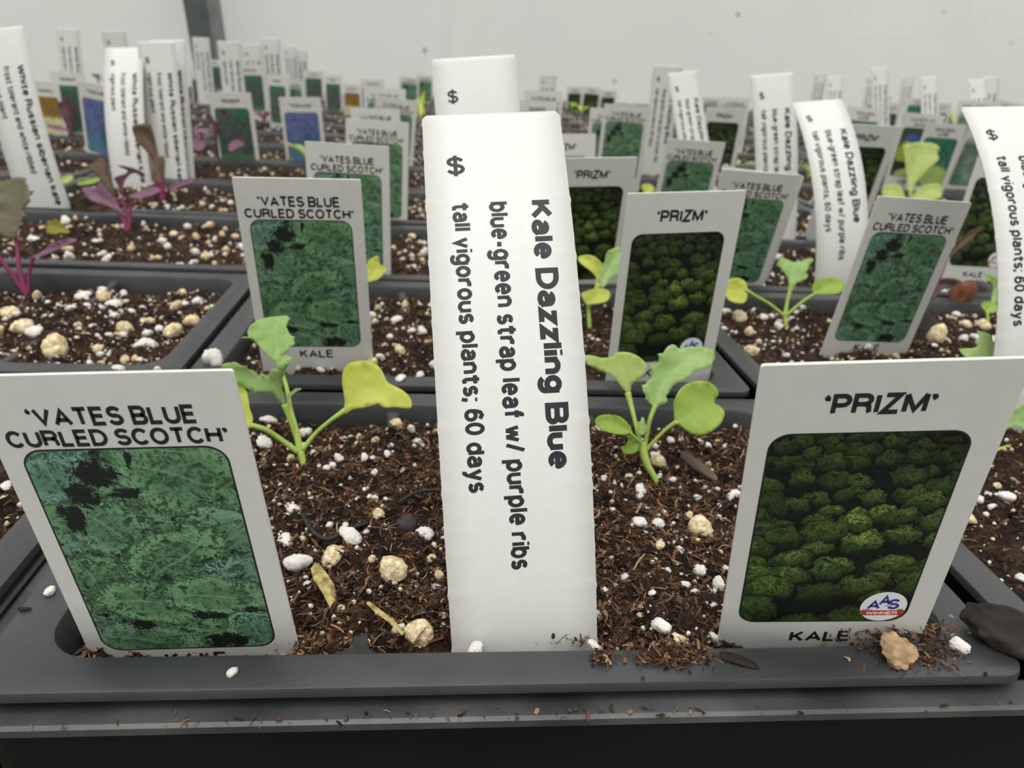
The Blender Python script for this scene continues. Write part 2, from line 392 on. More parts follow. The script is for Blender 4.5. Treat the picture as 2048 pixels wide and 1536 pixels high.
def pack_xy(i, row):
    x = -0.6+133.4*i; y = 89.5*row+3*(row//3)+(1.8 if row else .4)
    if i < 0: y += 5 if row < 3 else 2
    if row == 0: x += 3.2 if i == 0 else (1.0 if i < 0 else 4.4)
    return x, y
GRAINS = [[31.5,40.7,0.74,0],[32.4,43.3,1.03,0],[33.3,33.3,1.13,0],[35.5,34.6,0.56,1],[38.9,39.6,0.7,0],[41.8,38.3,0.51,0],[47.2,37.5,0.82,1],[40.9,29.4,1.87,1],[43.4,32.1,1.22,0],[36.1,27.1,1.58,0],[40.6,25.4,0.69,0],[50.3,24.1,2.05,1],[53.3,23.7,0.9,0],[50.8,22.2,0.4,0],[54.8,35.3,1.17,0],[55.8,28.6,0.86,1],[57.2,22.1,1.3,0],[54.5,19.8,0.61,0],[54.6,18.2,0.44,0],[56.0,17.4,0.38,0],[43.9,15.8,0.64,1],[51.6,14.2,0.68,0],[54.3,13.8,1.67,1],[57.7,14.8,0.46,0],[52.8,10.3,0.41,0],[37.7,24.6,0.36,0],[30.7,45.7,0.38,0],[41.3,44.8,0.27,0],[35.2,49.7,0.27,0],[36.8,40.7,0.28,0],[53.8,26.4,0.34,0],[35.3,23.6,0.32,0],[56.3,32.3,0.44,0],[48.9,21.3,0.32,0],[47.1,27.1,0.67,1],[93.8,49.7,0.92,0],[87.4,46.5,0.36,0],[92.9,46.7,0.56,0],[93.5,43.4,0.49,0],[92.8,41.4,0.27,0],[98.0,39.3,0.48,0],[98.7,42.0,0.23,0],[102.0,38.9,2.1,1],[100.9,42.5,0.88,1],[90.5,36.3,1.02,0],[93.8,36.7,0.93,0],[98.7,36.3,0.41,0],[96.2,32.2,0.62,0],[95.8,30.5,0.5,0],[92.2,30.6,0.89,1],[97.1,29.8,0.39,1],[91.6,24.6,0.61,0],[97.7,26.1,0.87,0],[94.3,28.1,0.21,0],[90.3,21.8,0.28,0],[88.1,19.1,0.57,0],[94.5,25.0,0.24,0],[100.1,23.6,0.94,0],[102.5,27.7,0.53,0],[81.6,20.1,0.59,0],[79.9,16.6,0.76,0],[85.5,14.7,0.5,1],[87.6,12.0,1.23,0],[90.0,10.3,1.44,1],[97.0,16.9,0.52,0],[97.4,20.1,0.26,0],[95.8,16.9,0.19,0],[95.5,12.1,0.69,0],[110.9,48.8,0.72,0],[107.4,44.8,0.44,0],[83.2,9.5,0.3,0],[163.7,50.4,0.7,1],[161.2,49.3,0.55,0],[156.5,45.7,1.09,0],[161.0,44.5,1.33,0],[155.4,41.2,0.47,0],[156.7,41.9,0.71,0],[153.1,39.3,0.74,0],[157.5,39.2,0.51,0],[164.0,46.4,0.34,0],[166.6,48.1,0.3,0],[151.3,40.1,0.93,1],[147.6,28.5,0.3,0],[149.9,33.2,0.25,0],[140.2,26.3,0.63,0],[141.0,25.3,0.63,0],[138.0,25.0,0.83,1],[141.3,22.6,0.51,0],[141.4,20.2,1.41,1],[150.3,24.8,0.73,0],[148.7,22.7,0.58,0],[145.9,23.2,0.37,0],[131.1,17.0,0.27,0],[131.3,16.4,0.21,0],[132.2,14.3,0.8,0],[134.7,16.0,0.58,1],[131.6,11.5,0.6,1],[125.9,10.3,0.92,1],[135.7,11.7,0.66,0],[137.0,11.6,0.34,0],[20.9,80.4,1.24,0],[26.8,80.4,0.69,0],[28.0,82.4,1.06,0],[29.2,75.2,1.48,0],[22.9,67.6,1.28,0],[31.3,88.4,1.45,0],[33.0,91.7,0.89,0],[26.9,88.4,0.64,0],[29.2,86.8,0.69,0],[40.4,70.0,0.92,0],[51.1,72.1,0.86,0],[52.0,69.1,1.0,0],[47.4,77.5,1.65,1],[37.8,61.5,0.95,0],[36.9,59.3,0.79,0],[41.5,62.2,0.7,0],[43.2,56.5,0.73,0],[44.7,55.7,0.48,0],[47.2,59.0,0.74,0],[45.4,51.6,0.66,0],[32.6,64.2,0.63,0],[35.1,65.1,0.51,0],[44.3,67.8,0.91,1],[38.7,59.6,0.35,0],[28.8,51.1,0.32,0],[26.6,54.3,0.28,0],[28.6,62.1,1.0,1],[29.9,68.0,1.03,0],[47.6,64.8,0.56,0],[97.5,85.0,1.62,1],[102.2,88.0,1.14,1],[100.0,64.3,1.18,0],[100.4,61.4,1.55,1],[99.1,56.3,0.65,0],[93.9,49.8,0.91,0],[92.9,46.4,0.59,0],[93.5,43.5,0.46,0],[87.5,52.7,0.61,0],[85.3,49.9,0.6,0],[105.4,71.3,0.82,0],[101.5,68.8,0.87,0],[118.0,72.6,0.67,0],[113.5,70.1,0.69,0],[122.7,79.5,0.52,0],[111.5,48.5,1.08,0],[107.3,44.8,0.47,0],[108.8,87.9,0.54,0],[-67.0,151.7,2.52,1],[-57.4,138.8,2.79,1],[-40.6,119.7,3.32,1],[-48.3,127.3,1.71,0],[-48.1,147.1,1.16,0],[-56.0,158.0,0.86,0],[-65.6,165.8,1.24,1],[-51.6,163.8,1.55,0],[-45.9,163.8,2.13,1],[-41.4,160.9,1.67,0],[-46.2,153.6,1.07,0],[-35.0,164.5,0.98,0],[-26.0,174.7,1.49,1],[-19.3,167.8,1.6,0],[-22.0,156.6,1.83,1],[-29.6,149.1,1.48,1],[-34.8,156.3,0.95,0],[-36.1,147.6,1.04,0],[-30.8,139.8,2.03,1],[-28.4,132.7,1.18,0],[-21.6,140.1,1.14,0],[-16.2,134.4,2.39,1],[-15.0,146.6,1.89,1],[-37.9,132.9,0.86,0],[-35.4,133.2,0.71,0],[-20.5,125.7,1.91,0],[-17.7,125.0,0.95,0],[-31.2,123.1,1.43,1],[-22.9,118.0,1.18,1],[-19.8,116.7,1.03,1],[-18.2,115.7,0.58,0],[0.3,111.5,1.44,0],[151.1,157.0,2.47,1],[147.6,139.8,1.28,1],[144.8,128.8,1.96,1],[151.2,168.7,1.72,0],[160.5,160.6,1.4,0],[163.6,161.1,1.12,0],[162.2,152.1,1.35,0],[131.8,120.7,0.94,0],[136.2,122.1,1.19,0],[130.4,112.1,0.68,0],[204.5,137.1,2.7,1],[228.8,158.5,1.77,1],[233.1,156.5,2.35,1],[204.2,143.4,1.1,0],[216.5,141.5,1.38,0],[229.9,144.7,1.68,0],[105.5,51.1,0.75,0],[43.4,141.2,1.43,0],[45.5,155.5,1.37,1],[37.9,176.4,1.31,0],[48.8,169.2,1.12,1],[37.7,141.0,1.14,1],[42.8,129.1,0.82,0],[48.7,133.3,1.11,0],[46.1,117.5,1.3,1],[41.6,110.6,0.88,0],[51.6,107.7,0.99,0],[45.9,101.2,0.84,0],[36.9,160.1,1.08,1],[44.6,189.5,1.21,0]]
PACKLAB = {
 (0, 0): ('black plastic cell pack at the very front, three cells, nearest the camera', 'dark brown potting mix in the nearest cell pack under the two nearest seedlings'),
 (-1, 0): ('black cell pack whose corner shows at the lower left edge, beside the nearest pack', 'brown potting mix showing at the far left edge below the big leftmost tag'),
 (1, 0): ('black cell pack mostly out of view at the right edge beside the nearest right tag', 'brown potting mix at the right edge beside the nearest big right tag'),
 (0, 1): ('black cell pack second from the front in the middle, holding the second row of tags', 'brown potting mix in the middle pack directly behind the nearest pack'),
 (-1, 1): ('black cell pack at the left, second row, with its broad front rim in full view', 'perlite-rich potting mix at the left, with the large cream grains and the nearest red seedling'),
 (1, 1): ('black cell pack at the right, second row, with a thin three-armed green seedling', 'brown potting mix at the right around the thin three-armed green seedling'),
 (0, 2): ('black cell pack in the third row, middle, behind the tall centre labels', 'potting mix in the third row, middle, behind the centre labels'),
 (-1, 2): ('black cell pack in the third row at the left, with a branching purple seedling', 'perlite-speckled potting mix at the left, third row, under the branching purple seedling'),
 (1, 2): ('black cell pack in the third row at the right, with the strongly bent white label', 'potting mix in the third row at the right, under the strongly bent white label'),
}
def jit(i, row): return random.Random(i*31+row*7).uniform(-.45, .45)
soil_far = [soil_mesh('soil_far', 70+k, 2.6, -4.4, 1.3) for k in range(3)]
reg = (8, 8, PW-8, PD-8)
fib_far = [fibre_mesh('fibres_far', 500, 80+k, reg, lambda x, y, k=k: soil_h(x, y, 70+k, -4.4, 1.3), 2, 6, 1, .15, .6) for k in range(3)]
spk_far = [specks('specks_far', 190, 90+k, reg, lambda x, y, k=k: soil_h(x, y, 70+k, -4.4, 1.3), .5, 1.6, .65) for k in range(3)]
soil_mid = [soil_mesh('soil_mid', 170+k, 1.3, -4.4, 1.15) for k in range(3)]
fib_mid = [fibre_mesh('fibres_mid', 2600, 180+k, reg, lambda x, y, k=k: soil_h(x, y, 170+k, -4.4, 1.15), 1, 4, 1, .09, .4) for k in range(3)]
spk_mid = [specks('specks_mid', 420, 190+k, reg, lambda x, y, k=k: soil_h(x, y, 170+k, -4.4, 1.15), .3, 1.5, .6) for k in range(3)]
def view_uv(x, y, z=0):
    p = Vector((x, y, z+RIM))*S-Vector(M.translation); zc = p.dot(_f)
    return (p.dot(VR)/zc if zc > 0.001 else 99, p.dot(VD)/zc if zc > .001 else 99, zc)
ROWS = 22
for row in range(ROWS):
    for i in range(-7, 15):
        x0, y0 = pack_xy(i, row)
        if min(EDGE(x0), EDGE(x0+PW)) < y0+PD+4: continue
        us = [view_uv(x0+a*PW, y0+b_*PD) for a in (0, .5, 1) for b_ in (0, .5, 1)]
        if not any(abs(u[0]) < .675 and u[2] > .03 and u[1] < .52 for u in us): continue
        near = (i, row) in PACKLAB
        a = math.radians(jit(i, row)) if row else 0
        if (i, row) == (0, 0): a = math.radians(.1)
        if near: pl, sl = PACKLAB[(i, row)]; pg = sg = None
        elif row <= 8:
            col = ['first', 'second', 'third', 'fourth', 'fifth', 'sixth'][abs(i)-1]+(' column left' if i < 0 else ' column right')+' of centre' if i else 'centre column'
            rn = ['third', 'fourth', 'fifth', 'sixth', 'seventh', 'eighth', 'ninth'][row-2]+' row'
            pl = 'black cell pack, %s from the front, %s' % (rn, col); sl = 'potting mix, %s from the front, %s' % (rn, col)
            pg = 'cell packs of the middle rows'; sg = 'potting mix of the middle rows'
        else:
            side = 'left' if x0 < 0 else 'right'
            pl = 'small distant black cell pack among the crowded far rows, %s half' % side; sl = 'dark potting mix in the crowded far rows, %s half' % side
            pg = 'distant cell packs, %s half' % side; sg = 'distant potting mix, %s half' % side
        dz = -.6 if (i, row) == (-1, 1) else 0
        if row <= 4:
            p = empty('cell_pack', (x0, y0, dz), (0, 0, a), label=pl, category='cell pack', group=pg)
            obj('pack_body', ME_pack, p)
            for dm in DIV: obj('divider', dm, p)
        else:
            p = obj('cell_pack', ME_far, None, (x0, y0, RIM), label=pl, category='cell pack', group=pg); p.rotation_euler = (0, 0, a)
        s = empty('potting_soil', (x0, y0, dz), (0, 0, a), label=sl, category='soil', group=sg)
        k = (i*7+row*3) % 3; rnd = random.Random(i*101+row)
        if near and row <= 1:
            ex = (lambda x, y, H: H-2.6*np.exp(-((y-7.5)/3.2)**2)*ss_(9, 13, x)*(1-ss_(78, 92, x)*.6)*(1-ss_(106, 114, x))) if (i, row) == (0, 0) else None
            sd = 300+row*20+i; step = .34 if (i, row) == (0, 0) else .62; bs = {(-1, 0): -2.5, (1, 0): -2.2, (-1, 1): -5.6, (0, 0): -4.0}.get((i, row), -4.4); rg = 1.0
            hf = (lambda x, y, sd=sd, bs=bs, ex=ex: ex(x, y, soil_h(x, y, sd, bs, 1.0)) if ex else soil_h(x, y, sd, bs, 1.0))
            obj('soil_surface', soil_mesh('soil_surface', sd, step, bs, 1.0, ex), s, kind='stuff')
            nf = 26000 if (i, row) == (0, 0) else 7000
            obj('coir_fibres', fibre_mesh('coir_fibres', nf, sd, reg, hf), s, kind='stuff')
            obj('perlite_crumbs', specks('perlite_crumbs', 2200 if nf > 9000 else (1300 if i < 0 else 800), sd, reg, hf, .1 if nf > 9000 else .2, .55 if nf > 9000 else .75, .4), s, kind='stuff')
            mine = [g for g in GRAINS if x0+6 < g[0] < x0+PW-6 and y0+6 < g[1] < y0+PD-6]
            for g in mine:
                gx, gy = g[0]-x0, g[1]-y0; gr = g[2]
                grain(s, gx, gy, float(hf(gx, gy))+gr*.35, gr, g[3], rnd)
            n_add = {(0, 0): 110, (-1, 1): 90, (0, 1): 110, (1, 1): 110, (-1, 0): 25, (1, 0): 20}[(i, row)]
            for _ in range(n_add):
                gx, gy = rnd.uniform(8, PW-8), rnd.uniform(9, PD-9)
                if any(math.hypot(gx+x0-g[0], gy+y0-g[1]) < 2.5 for g in mine): continue
                uv = view_uv(gx+x0, gy+y0)
                if abs(uv[0]) > .68: continue
                gr = rnd.uniform(.35, .75) if row == 0 else rnd.uniform(.5, 1.25)
                grain(s, gx, gy, float(hf(gx, gy))+gr*.4, gr, 1 if rnd.random() < .3 else 0, rnd)
        elif row <= 3:
            obj('soil_surface', soil_mid[k], s, kind='stuff'); obj('coir_fibres', fib_mid[k], s, kind='stuff'); obj('perlite_crumbs', spk_mid[k], s, kind='stuff')
            hf = lambda x, y, k=k: soil_h(x, y, 170+k, -4.4, 1.15)
            for _ in range(26 if row == 2 else 10):
                gx, gy = rnd.uniform(9, PW-9), rnd.uniform(9, PD-9); gr = rnd.uniform(1.0, 1.9)
                if abs(view_uv(gx+x0, gy+y0)[0]) > .68: continue
                grain(s, gx, gy, float(hf(gx, gy))+gr*.35, gr, 1 if rnd.random() < .4 else 0, rnd, small=row > 2)
        else:
            obj('soil_surface', soil_far[k], s, kind='stuff'); obj('perlite_crumbs', spk_far[k], s, kind='stuff')
            if row < 9: obj('coir_fibres', fib_far[k], s, kind='stuff')
# flats: one under every four by three packs
TW = 133.4*4-.6
def flat_mesh():
    D = 89.5*3+.6; vv = []; n = 6; m = 4*(n+1); ff = []
    def loops(L, cap=True):
        n0 = len(vv)
        for a, z, r in L: vv.extend([(x, y, z) for x, y in rrect(a, a, TW-a, D-a, r, n)])
        for k in range(len(L)-1):
            for j in range(m): q = n0+k*m+j; q2 = n0+k*m+(j+1) % m; ff.append((q, q2, q2+m, q+m))
        if cap: ff.append(tuple(range(n0+(len(L)-1)*m, n0+len(L)*m)))
    loops([(1.6, -4.9, 4), (.1, -4.7, 5), (0, -3.6, 5), (.5, -3.3, 5), (4.6, -3.3, 4.5), (5.2, -3.7, 4.5), (5.7, -58, 6)])
    loops([(1.6, -4.9, 4), (3.2, -5.1, 4), (3.6, -9, 4), (5.6, -60, 5), (5.8, -61, 5)], False)
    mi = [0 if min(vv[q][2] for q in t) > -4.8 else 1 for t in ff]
    return mesh('flat_body', vv, ff, [M_lip, M_tray_shade], True, sharp=28, mi=mi)
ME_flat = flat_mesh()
for tr in range(8):
    for tc in range(-3, 5):
        i0 = 4*tc; x0, y0 = pack_xy(i0, tr*3); x0 = -0.6+133.4*i0-1; y0 = (89.5*3+3)*tr-1.6+(0 if tc >= 0 else (5 if tr == 0 else 2))
        if y0+268 > min(EDGE(x0), EDGE(x0+TW)): continue
        if not any(abs(view_uv(x0+a*TW, y0+c*268)[0]) < .7 for a in np.linspace(0, 1, 7) for c in (0, .5, 1)) or (tr == 0 and tc not in (0, -1)): continue
        if tr == 0 and tc < 0: lb, g = 'black carrying tray under the left packs, its side in the gap beside the front pack', None
        elif tr == 0: lb, g = 'black carrying tray at the very front, its lip along the bottom edge', None
        elif tr == 1 and tc in (0, -1): lb, g = 'black carrying tray under the fourth to sixth rows %s' % ('in the middle' if tc == 0 else 'at the left'), None
        else: lb, g = 'black carrying tray under the far rows of packs', 'far carrying trays'
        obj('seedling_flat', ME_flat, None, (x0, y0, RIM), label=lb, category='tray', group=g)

# ------------------------------------------------------------------ lettering
def arc(cx, cy, rx, ry, a0, a1, n=9):
    return [(cx+rx*math.cos(math.radians(a0+(a1-a0)*k/n)), cy+ry*math.sin(math.radians(a0+(a1-a0)*k/n))) for k in range(n+1)]
FONT = {}
def G(ch, w, *st): FONT[ch] = (w, st)
G('A', .78, [(0, 0), (.39, 1), (.78, 0)], [(.13, .3), (.65, .3)])
G('B', .66, [(0, .5), (.42, .5)]+arc(.42, .25, .24, .25, 90, -90)+[(0, 0), (0, 1), (.4, 1)]+arc(.4, .75, .22, .25, 90, -90))
G('C', .74, arc(.38, .5, .38, .5, 38, 322, 18)); G('D', .7, [(0, 0), (0, 1), (.3, 1)]+arc(.3, .5, .4, .5, 90, -90, 14)+[(0, 0)])
G('E', .6, [(.58, 1), (0, 1), (0, 0), (.6, 0)], [(0, .52), (.54, .52)]); G('F', .56, [(.56, 1), (0, 1), (0, 0)], [(0, .5), (.5, .5)])
G('G', .76, arc(.38, .5, .38, .5, 40, 340, 18)+[(.76, .48), (.42, .48)]); G('H', .68, [(0, 0), (0, 1)], [(.68, 0), (.68, 1)], [(0, .52), (.68, .52)])
G('I', .02, [(.01, 0), (.01, 1)]); G('J', .5, [(.5, 1)]+[(.5, .28)]+arc(.25, .26, .25, .26, 0, -180)); G('K', .66, [(0, 0), (0, 1)], [(.62, 1), (0, .36)], [(.22, .6), (.66, 0)])
G('L', .54, [(0, 1), (0, 0), (.54, 0)]); G('M', .84, [(0, 0), (0, 1), (.42, .06), (.84, 1), (.84, 0)]); G('N', .68, [(0, 0), (0, 1), (.68, 0), (.68, 1)])
G('O', .8, arc(.4, .5, .4, .5, 0, 360, 22)); G('P', .62, [(0, 0), (0, 1), (.36, 1)]+arc(.36, .73, .26, .27, 90, -90)+[(0, .46)])
G('R', .68, [(0, 0), (0, 1), (.4, 1)]+arc(.4, .75, .25, .25, 90, -90)+[(0, .5)], [(.4, .5)]+[(.58, .42), (.62, .3), (.64, .1), (.68, 0)])
G('S', .64, arc(.32, .75, .29, .25, 20, 250, 12)+arc(.32, .26, .31, .26, 75, -165, 12)); G('T', .68, [(0, 1), (.68, 1)], [(.34, 1), (.34, 0)])
G('U', .68, [(0, 1), (0, .34)]+arc(.34, .34, .34, .34, 180, 360, 12)+[(.68, 1)]); G('V', .74, [(0, 1), (.37, 0), (.74, 1)])
G('W', 1.06, [(0, 1), (.26, 0), (.53, .96), (.8, 0), (1.06, 1)]); G('Y', .72, [(0, 1), (.36, .42), (.72, 1)], [(.36, .42), (.36, 0)]); G('Z', .64, [(.02, 1), (.62, 1), (0, 0), (.64, 0)])
x_ = .72
G('a', .5, arc(.25, .5, .22, .21, 165, 20, 7)+[(.47, .4), (.47, .1), (.54, 0)], [(.46, .42)]+arc(.25, .2, .25, .2, 100, 300, 9)+[(.47, .14)])
G('b', .5, [(0, 0), (0, 1)], arc(.25, .36, .25, .36, 0, 360, 16)); G('c', .46, arc(.25, .36, .25, .36, 45, 315, 12)); G('d', .5, [(.5, 0), (.5, 1)], arc(.25, .36, .25, .36, 0, 360, 16))
G('e', .52, [(.02, .38), (.5, .38)]+arc(.26, .37, .25, .36, 5, 318, 16)); G('f', .3, [(.32, .98), (.2, 1), (.13, .9), (.13, 0)], [(-.04, .7), (.36, .7)])
G('g', .5, arc(.25, .38, .25, .34, 0, 360, 16), [(.5, x_), (.5, -.08)]+arc(.25, -.06, .25, .2, 0, -160, 8)); G('h', .48, [(0, 0), (0, 1)], [(0, .45)]+arc(.24, .46, .24, .26, 160, 0, 8)+[(.48, 0)])
G('i', .02, [(.01, 0), (.01, x_)], [(.01, .9), (.01, 1.02)]); G('k', .48, [(0, 0), (0, 1)], [(.46, x_), (0, .26)], [(.17, .42), (.48, 0)]); G('l', .02, [(.01, 0), (.01, 1)])
G('n', .48, [(0, 0), (0, x_)], [(0, .45)]+arc(.24, .46, .24, .26, 160, 0, 8)+[(.48, 0)]); G('o', .52, arc(.26, .36, .26, .36, 0, 360, 18)); G('p', .5, [(0, -.28), (0, x_)], arc(.25, .36, .25, .36, 0, 360, 16))
G('r', .34, [(0, 0), (0, x_)], [(0, .45)]+arc(.26, .42, .26, .29, 160, 60, 5)); G('s', .44, arc(.22, .53, .19, .185, 25, 250, 9)+arc(.22, .18, .21, .18, 75, -160, 9)); G('t', .36, [(.17, .96), (.17, .14), (.24, 0), (.4, .0)], [(-.06, .7), (.42, .7)])
G('u', .48, [(0, x_), (0, .26)]+arc(.24, .26, .24, .26, 180, 340, 8), [(.48, 0), (.48, x_)]); G('v', .5, [(0, x_), (.25, 0), (.5, x_)]); G('w', .76, [(0, x_), (.19, 0), (.38, .68), (.57, 0), (.76, x_)])
G('y', .5, [(0, x_), (.26, .02)], [(.5, x_), (.24, -.16), (.14, -.27), (.02, -.26)]); G('z', .46, [(0, x_), (.44, x_), (0, 0), (.46, 0)])
G('-', .3, [(0, .34), (.3, .34)]); G('/', .34, [(0, -.02), (.34, 1.02)]); G(';', .04, [(.02, .62), (.02, .76)], [(.02, .14), (.02, 0), (-.03, -.18)])
G('6', .52, arc(.26, .3, .26, .3, 0, 360, 18), [(0, .32), (.02, .62), (.1, .9), (.27, 1), (.48, .86)]); G('0', .52, arc(.26, .5, .26, .5, 0, 360, 20))
G('$', .56, arc(.32, .74, .3, .23, 15, 255, 10)+arc(.32, .26, .32, .25, 75, -165, 10), [(.32, -.16), (.32, 1.14)])
G('\u2018', .06, [(.03, .72), (.03, .86)], [(-.03, .8), (-.01, .9), (.08, 1)]); G('\u2019', .06, [(.03, .86), (.03, 1)], [(.1, .92), (.08, .82), (-.02, .72)])
def split_sharp(P):
    out = [[P[0]]]
    for a_, b_, c_ in zip(P, P[1:], P[2:]):
        u_ = np.subtract(b_, a_); w_ = np.subtract(c_, b_); out[-1].append(b_)
        if (u_@w_)/(np.hypot(*u_)*np.hypot(*w_)+1e-9) < -.72: out.append([b_])
    out[-1].append(P[-1]); return out
def stroke(P, th):
    parts = split_sharp(P) if len(P) < 12 else [P]
    if len(parts) > 1:
        V = []; F = []
        for q_ in parts: v_, f_ = stroke1(q_, th); F += [tuple(t_+len(V) for t_ in g_) for g_ in f_]; V += v_
        return V, F
    return stroke1(P, th)
def stroke1(P, th):
    P = [np.array(p, float) for p in P]; P = [P[0]]+[b_ for a_, b_ in zip(P, P[1:]) if np.hypot(*(b_-a_)) > 1e-4]; closed = np.hypot(*(P[0]-P[-1])) < 1e-6 and len(P) > 3
    if closed: P = P[:-1]
    n = len(P); V = []; F = []
    for i in range(n):
        a = P[i-1] if (i or closed) else None; c = P[(i+1) % n] if (i < n-1 or closed) else None
        def nrm(u, w): d = w-u; d = d/(np.hypot(*d)+1e-9); return np.array([-d[1], d[0]])
        if a is None: m = nrm(P[i], c); k = 1
        elif c is None: m = nrm(a, P[i]); k = 1
        else:
            n1, n2 = nrm(a, P[i]), nrm(P[i], c); m = n1+n2; L = np.hypot(*m)
            if L < 1e-6: m = n1; k = 1
            else: m = m/L; k = min(1/max(m@n1, .05), 2.4)
        V += [P[i]+m*k*th/2, P[i]-m*k*th/2]
    for i in range(n if closed else n-1): a = 2*i; b_ = 2*((i+1) % n); F.append((a, a+1, b_+1, b_))
    return V, F
_txt = {}
def glyphs(s, bold=.17, space=1.0):
    key = (s, bold, space)
    if key not in _txt:
        V = []; F = []; x = 0
        for ch in s:
            if ch == ' ': x += .36; continue
            w, st = FONT[ch]
            lo, hi = bold/2, 1-bold/2
            for P in st:
                Q = []
                for px, py in P: Q.append((x+bold/2+px*(1.0), lo+py*(hi-lo) if 0 <= py <= 1 else (py+lo if py < 0 else py-lo)))
                v_, f_ = stroke(Q, bold); v_ = [np.array([q_[0], min(max(q_[1], 0), 1)]) for q_ in v_] if ch.isupper() else v_; n0 = len(V); V += v_; F += [tuple(q+n0 for q in t) for t in f_]
            x += w+bold+(.055 if bold < .22 else .04)*space
        _txt[key] = (np.array(V), F)
    return _txt[key]
CAP = 1.0
def text_h(s, x0, x1, tbase, cap, bold=.215, space=1.0):
    """horizontal lettering: returns (x, t) points with t measured down from the top edge"""
    v_, f_ = glyphs(s, bold, space); a, b_ = v_[:, 0].min(), v_[:, 0].max()
    return np.stack([x0+(v_[:, 0]-a)/(b_-a)*(x1-x0), tbase-v_[:, 1]*cap/CAP], 1), f_
def text_v(s, xbase, cap, t0, t1, bold=.2, space=1.0):
    v_, f_ = glyphs(s, bold, space); a, b_ = v_[:, 0].min(), v_[:, 0].max()
    return np.stack([xbase+v_[:, 1]*cap/CAP, t0+(v_[:, 0]-a)/(b_-a)*(t1-t0)], 1), f_
def join(parts):
    P = []; F = []; n = 0
    for p, f_ in parts:
        P.append(p); F += [tuple(q+n for q in t) for t in f_]; n += len(p)
    return np.concatenate(P), F

# ------------------------------------------------------------------ printed pictures (flat print, painted per vertex)
def grid_pic(nx, ny, x0, x1, t0, t1, r):
    s = np.linspace(-1, 1, nx); t = np.linspace(t0, t1, ny)
    Sx, T = np.meshgrid(s, t); d = np.minimum(T-t0, t1-T)
    ins = np.where(d < r, r-np.sqrt(np.maximum(r*r-(r-d)**2, 0)), 0)
    X = (x0+x1)/2+Sx*((x1-x0)/2-ins)
    idx = np.arange(nx*ny).reshape(ny, nx)
    q = np.stack([idx[:-1, :-1], idx[1:, :-1], idx[1:, 1:], idx[:-1, 1:]], -1).reshape(-1, 4)
    return X, T, q.tolist()
def lerp(a, b, t): return np.asarray(a)*(1-t)+np.asarray(b)*t
def srgb(c): c = np.asarray(c)/255.0; return np.where(c < .04, c/12.92, ((c+.055)/1.055)**2.4)
def ss(a, b, x): t = np.clip((x-a)/(b-a), 0, 1); return t*t*(3-2*t)
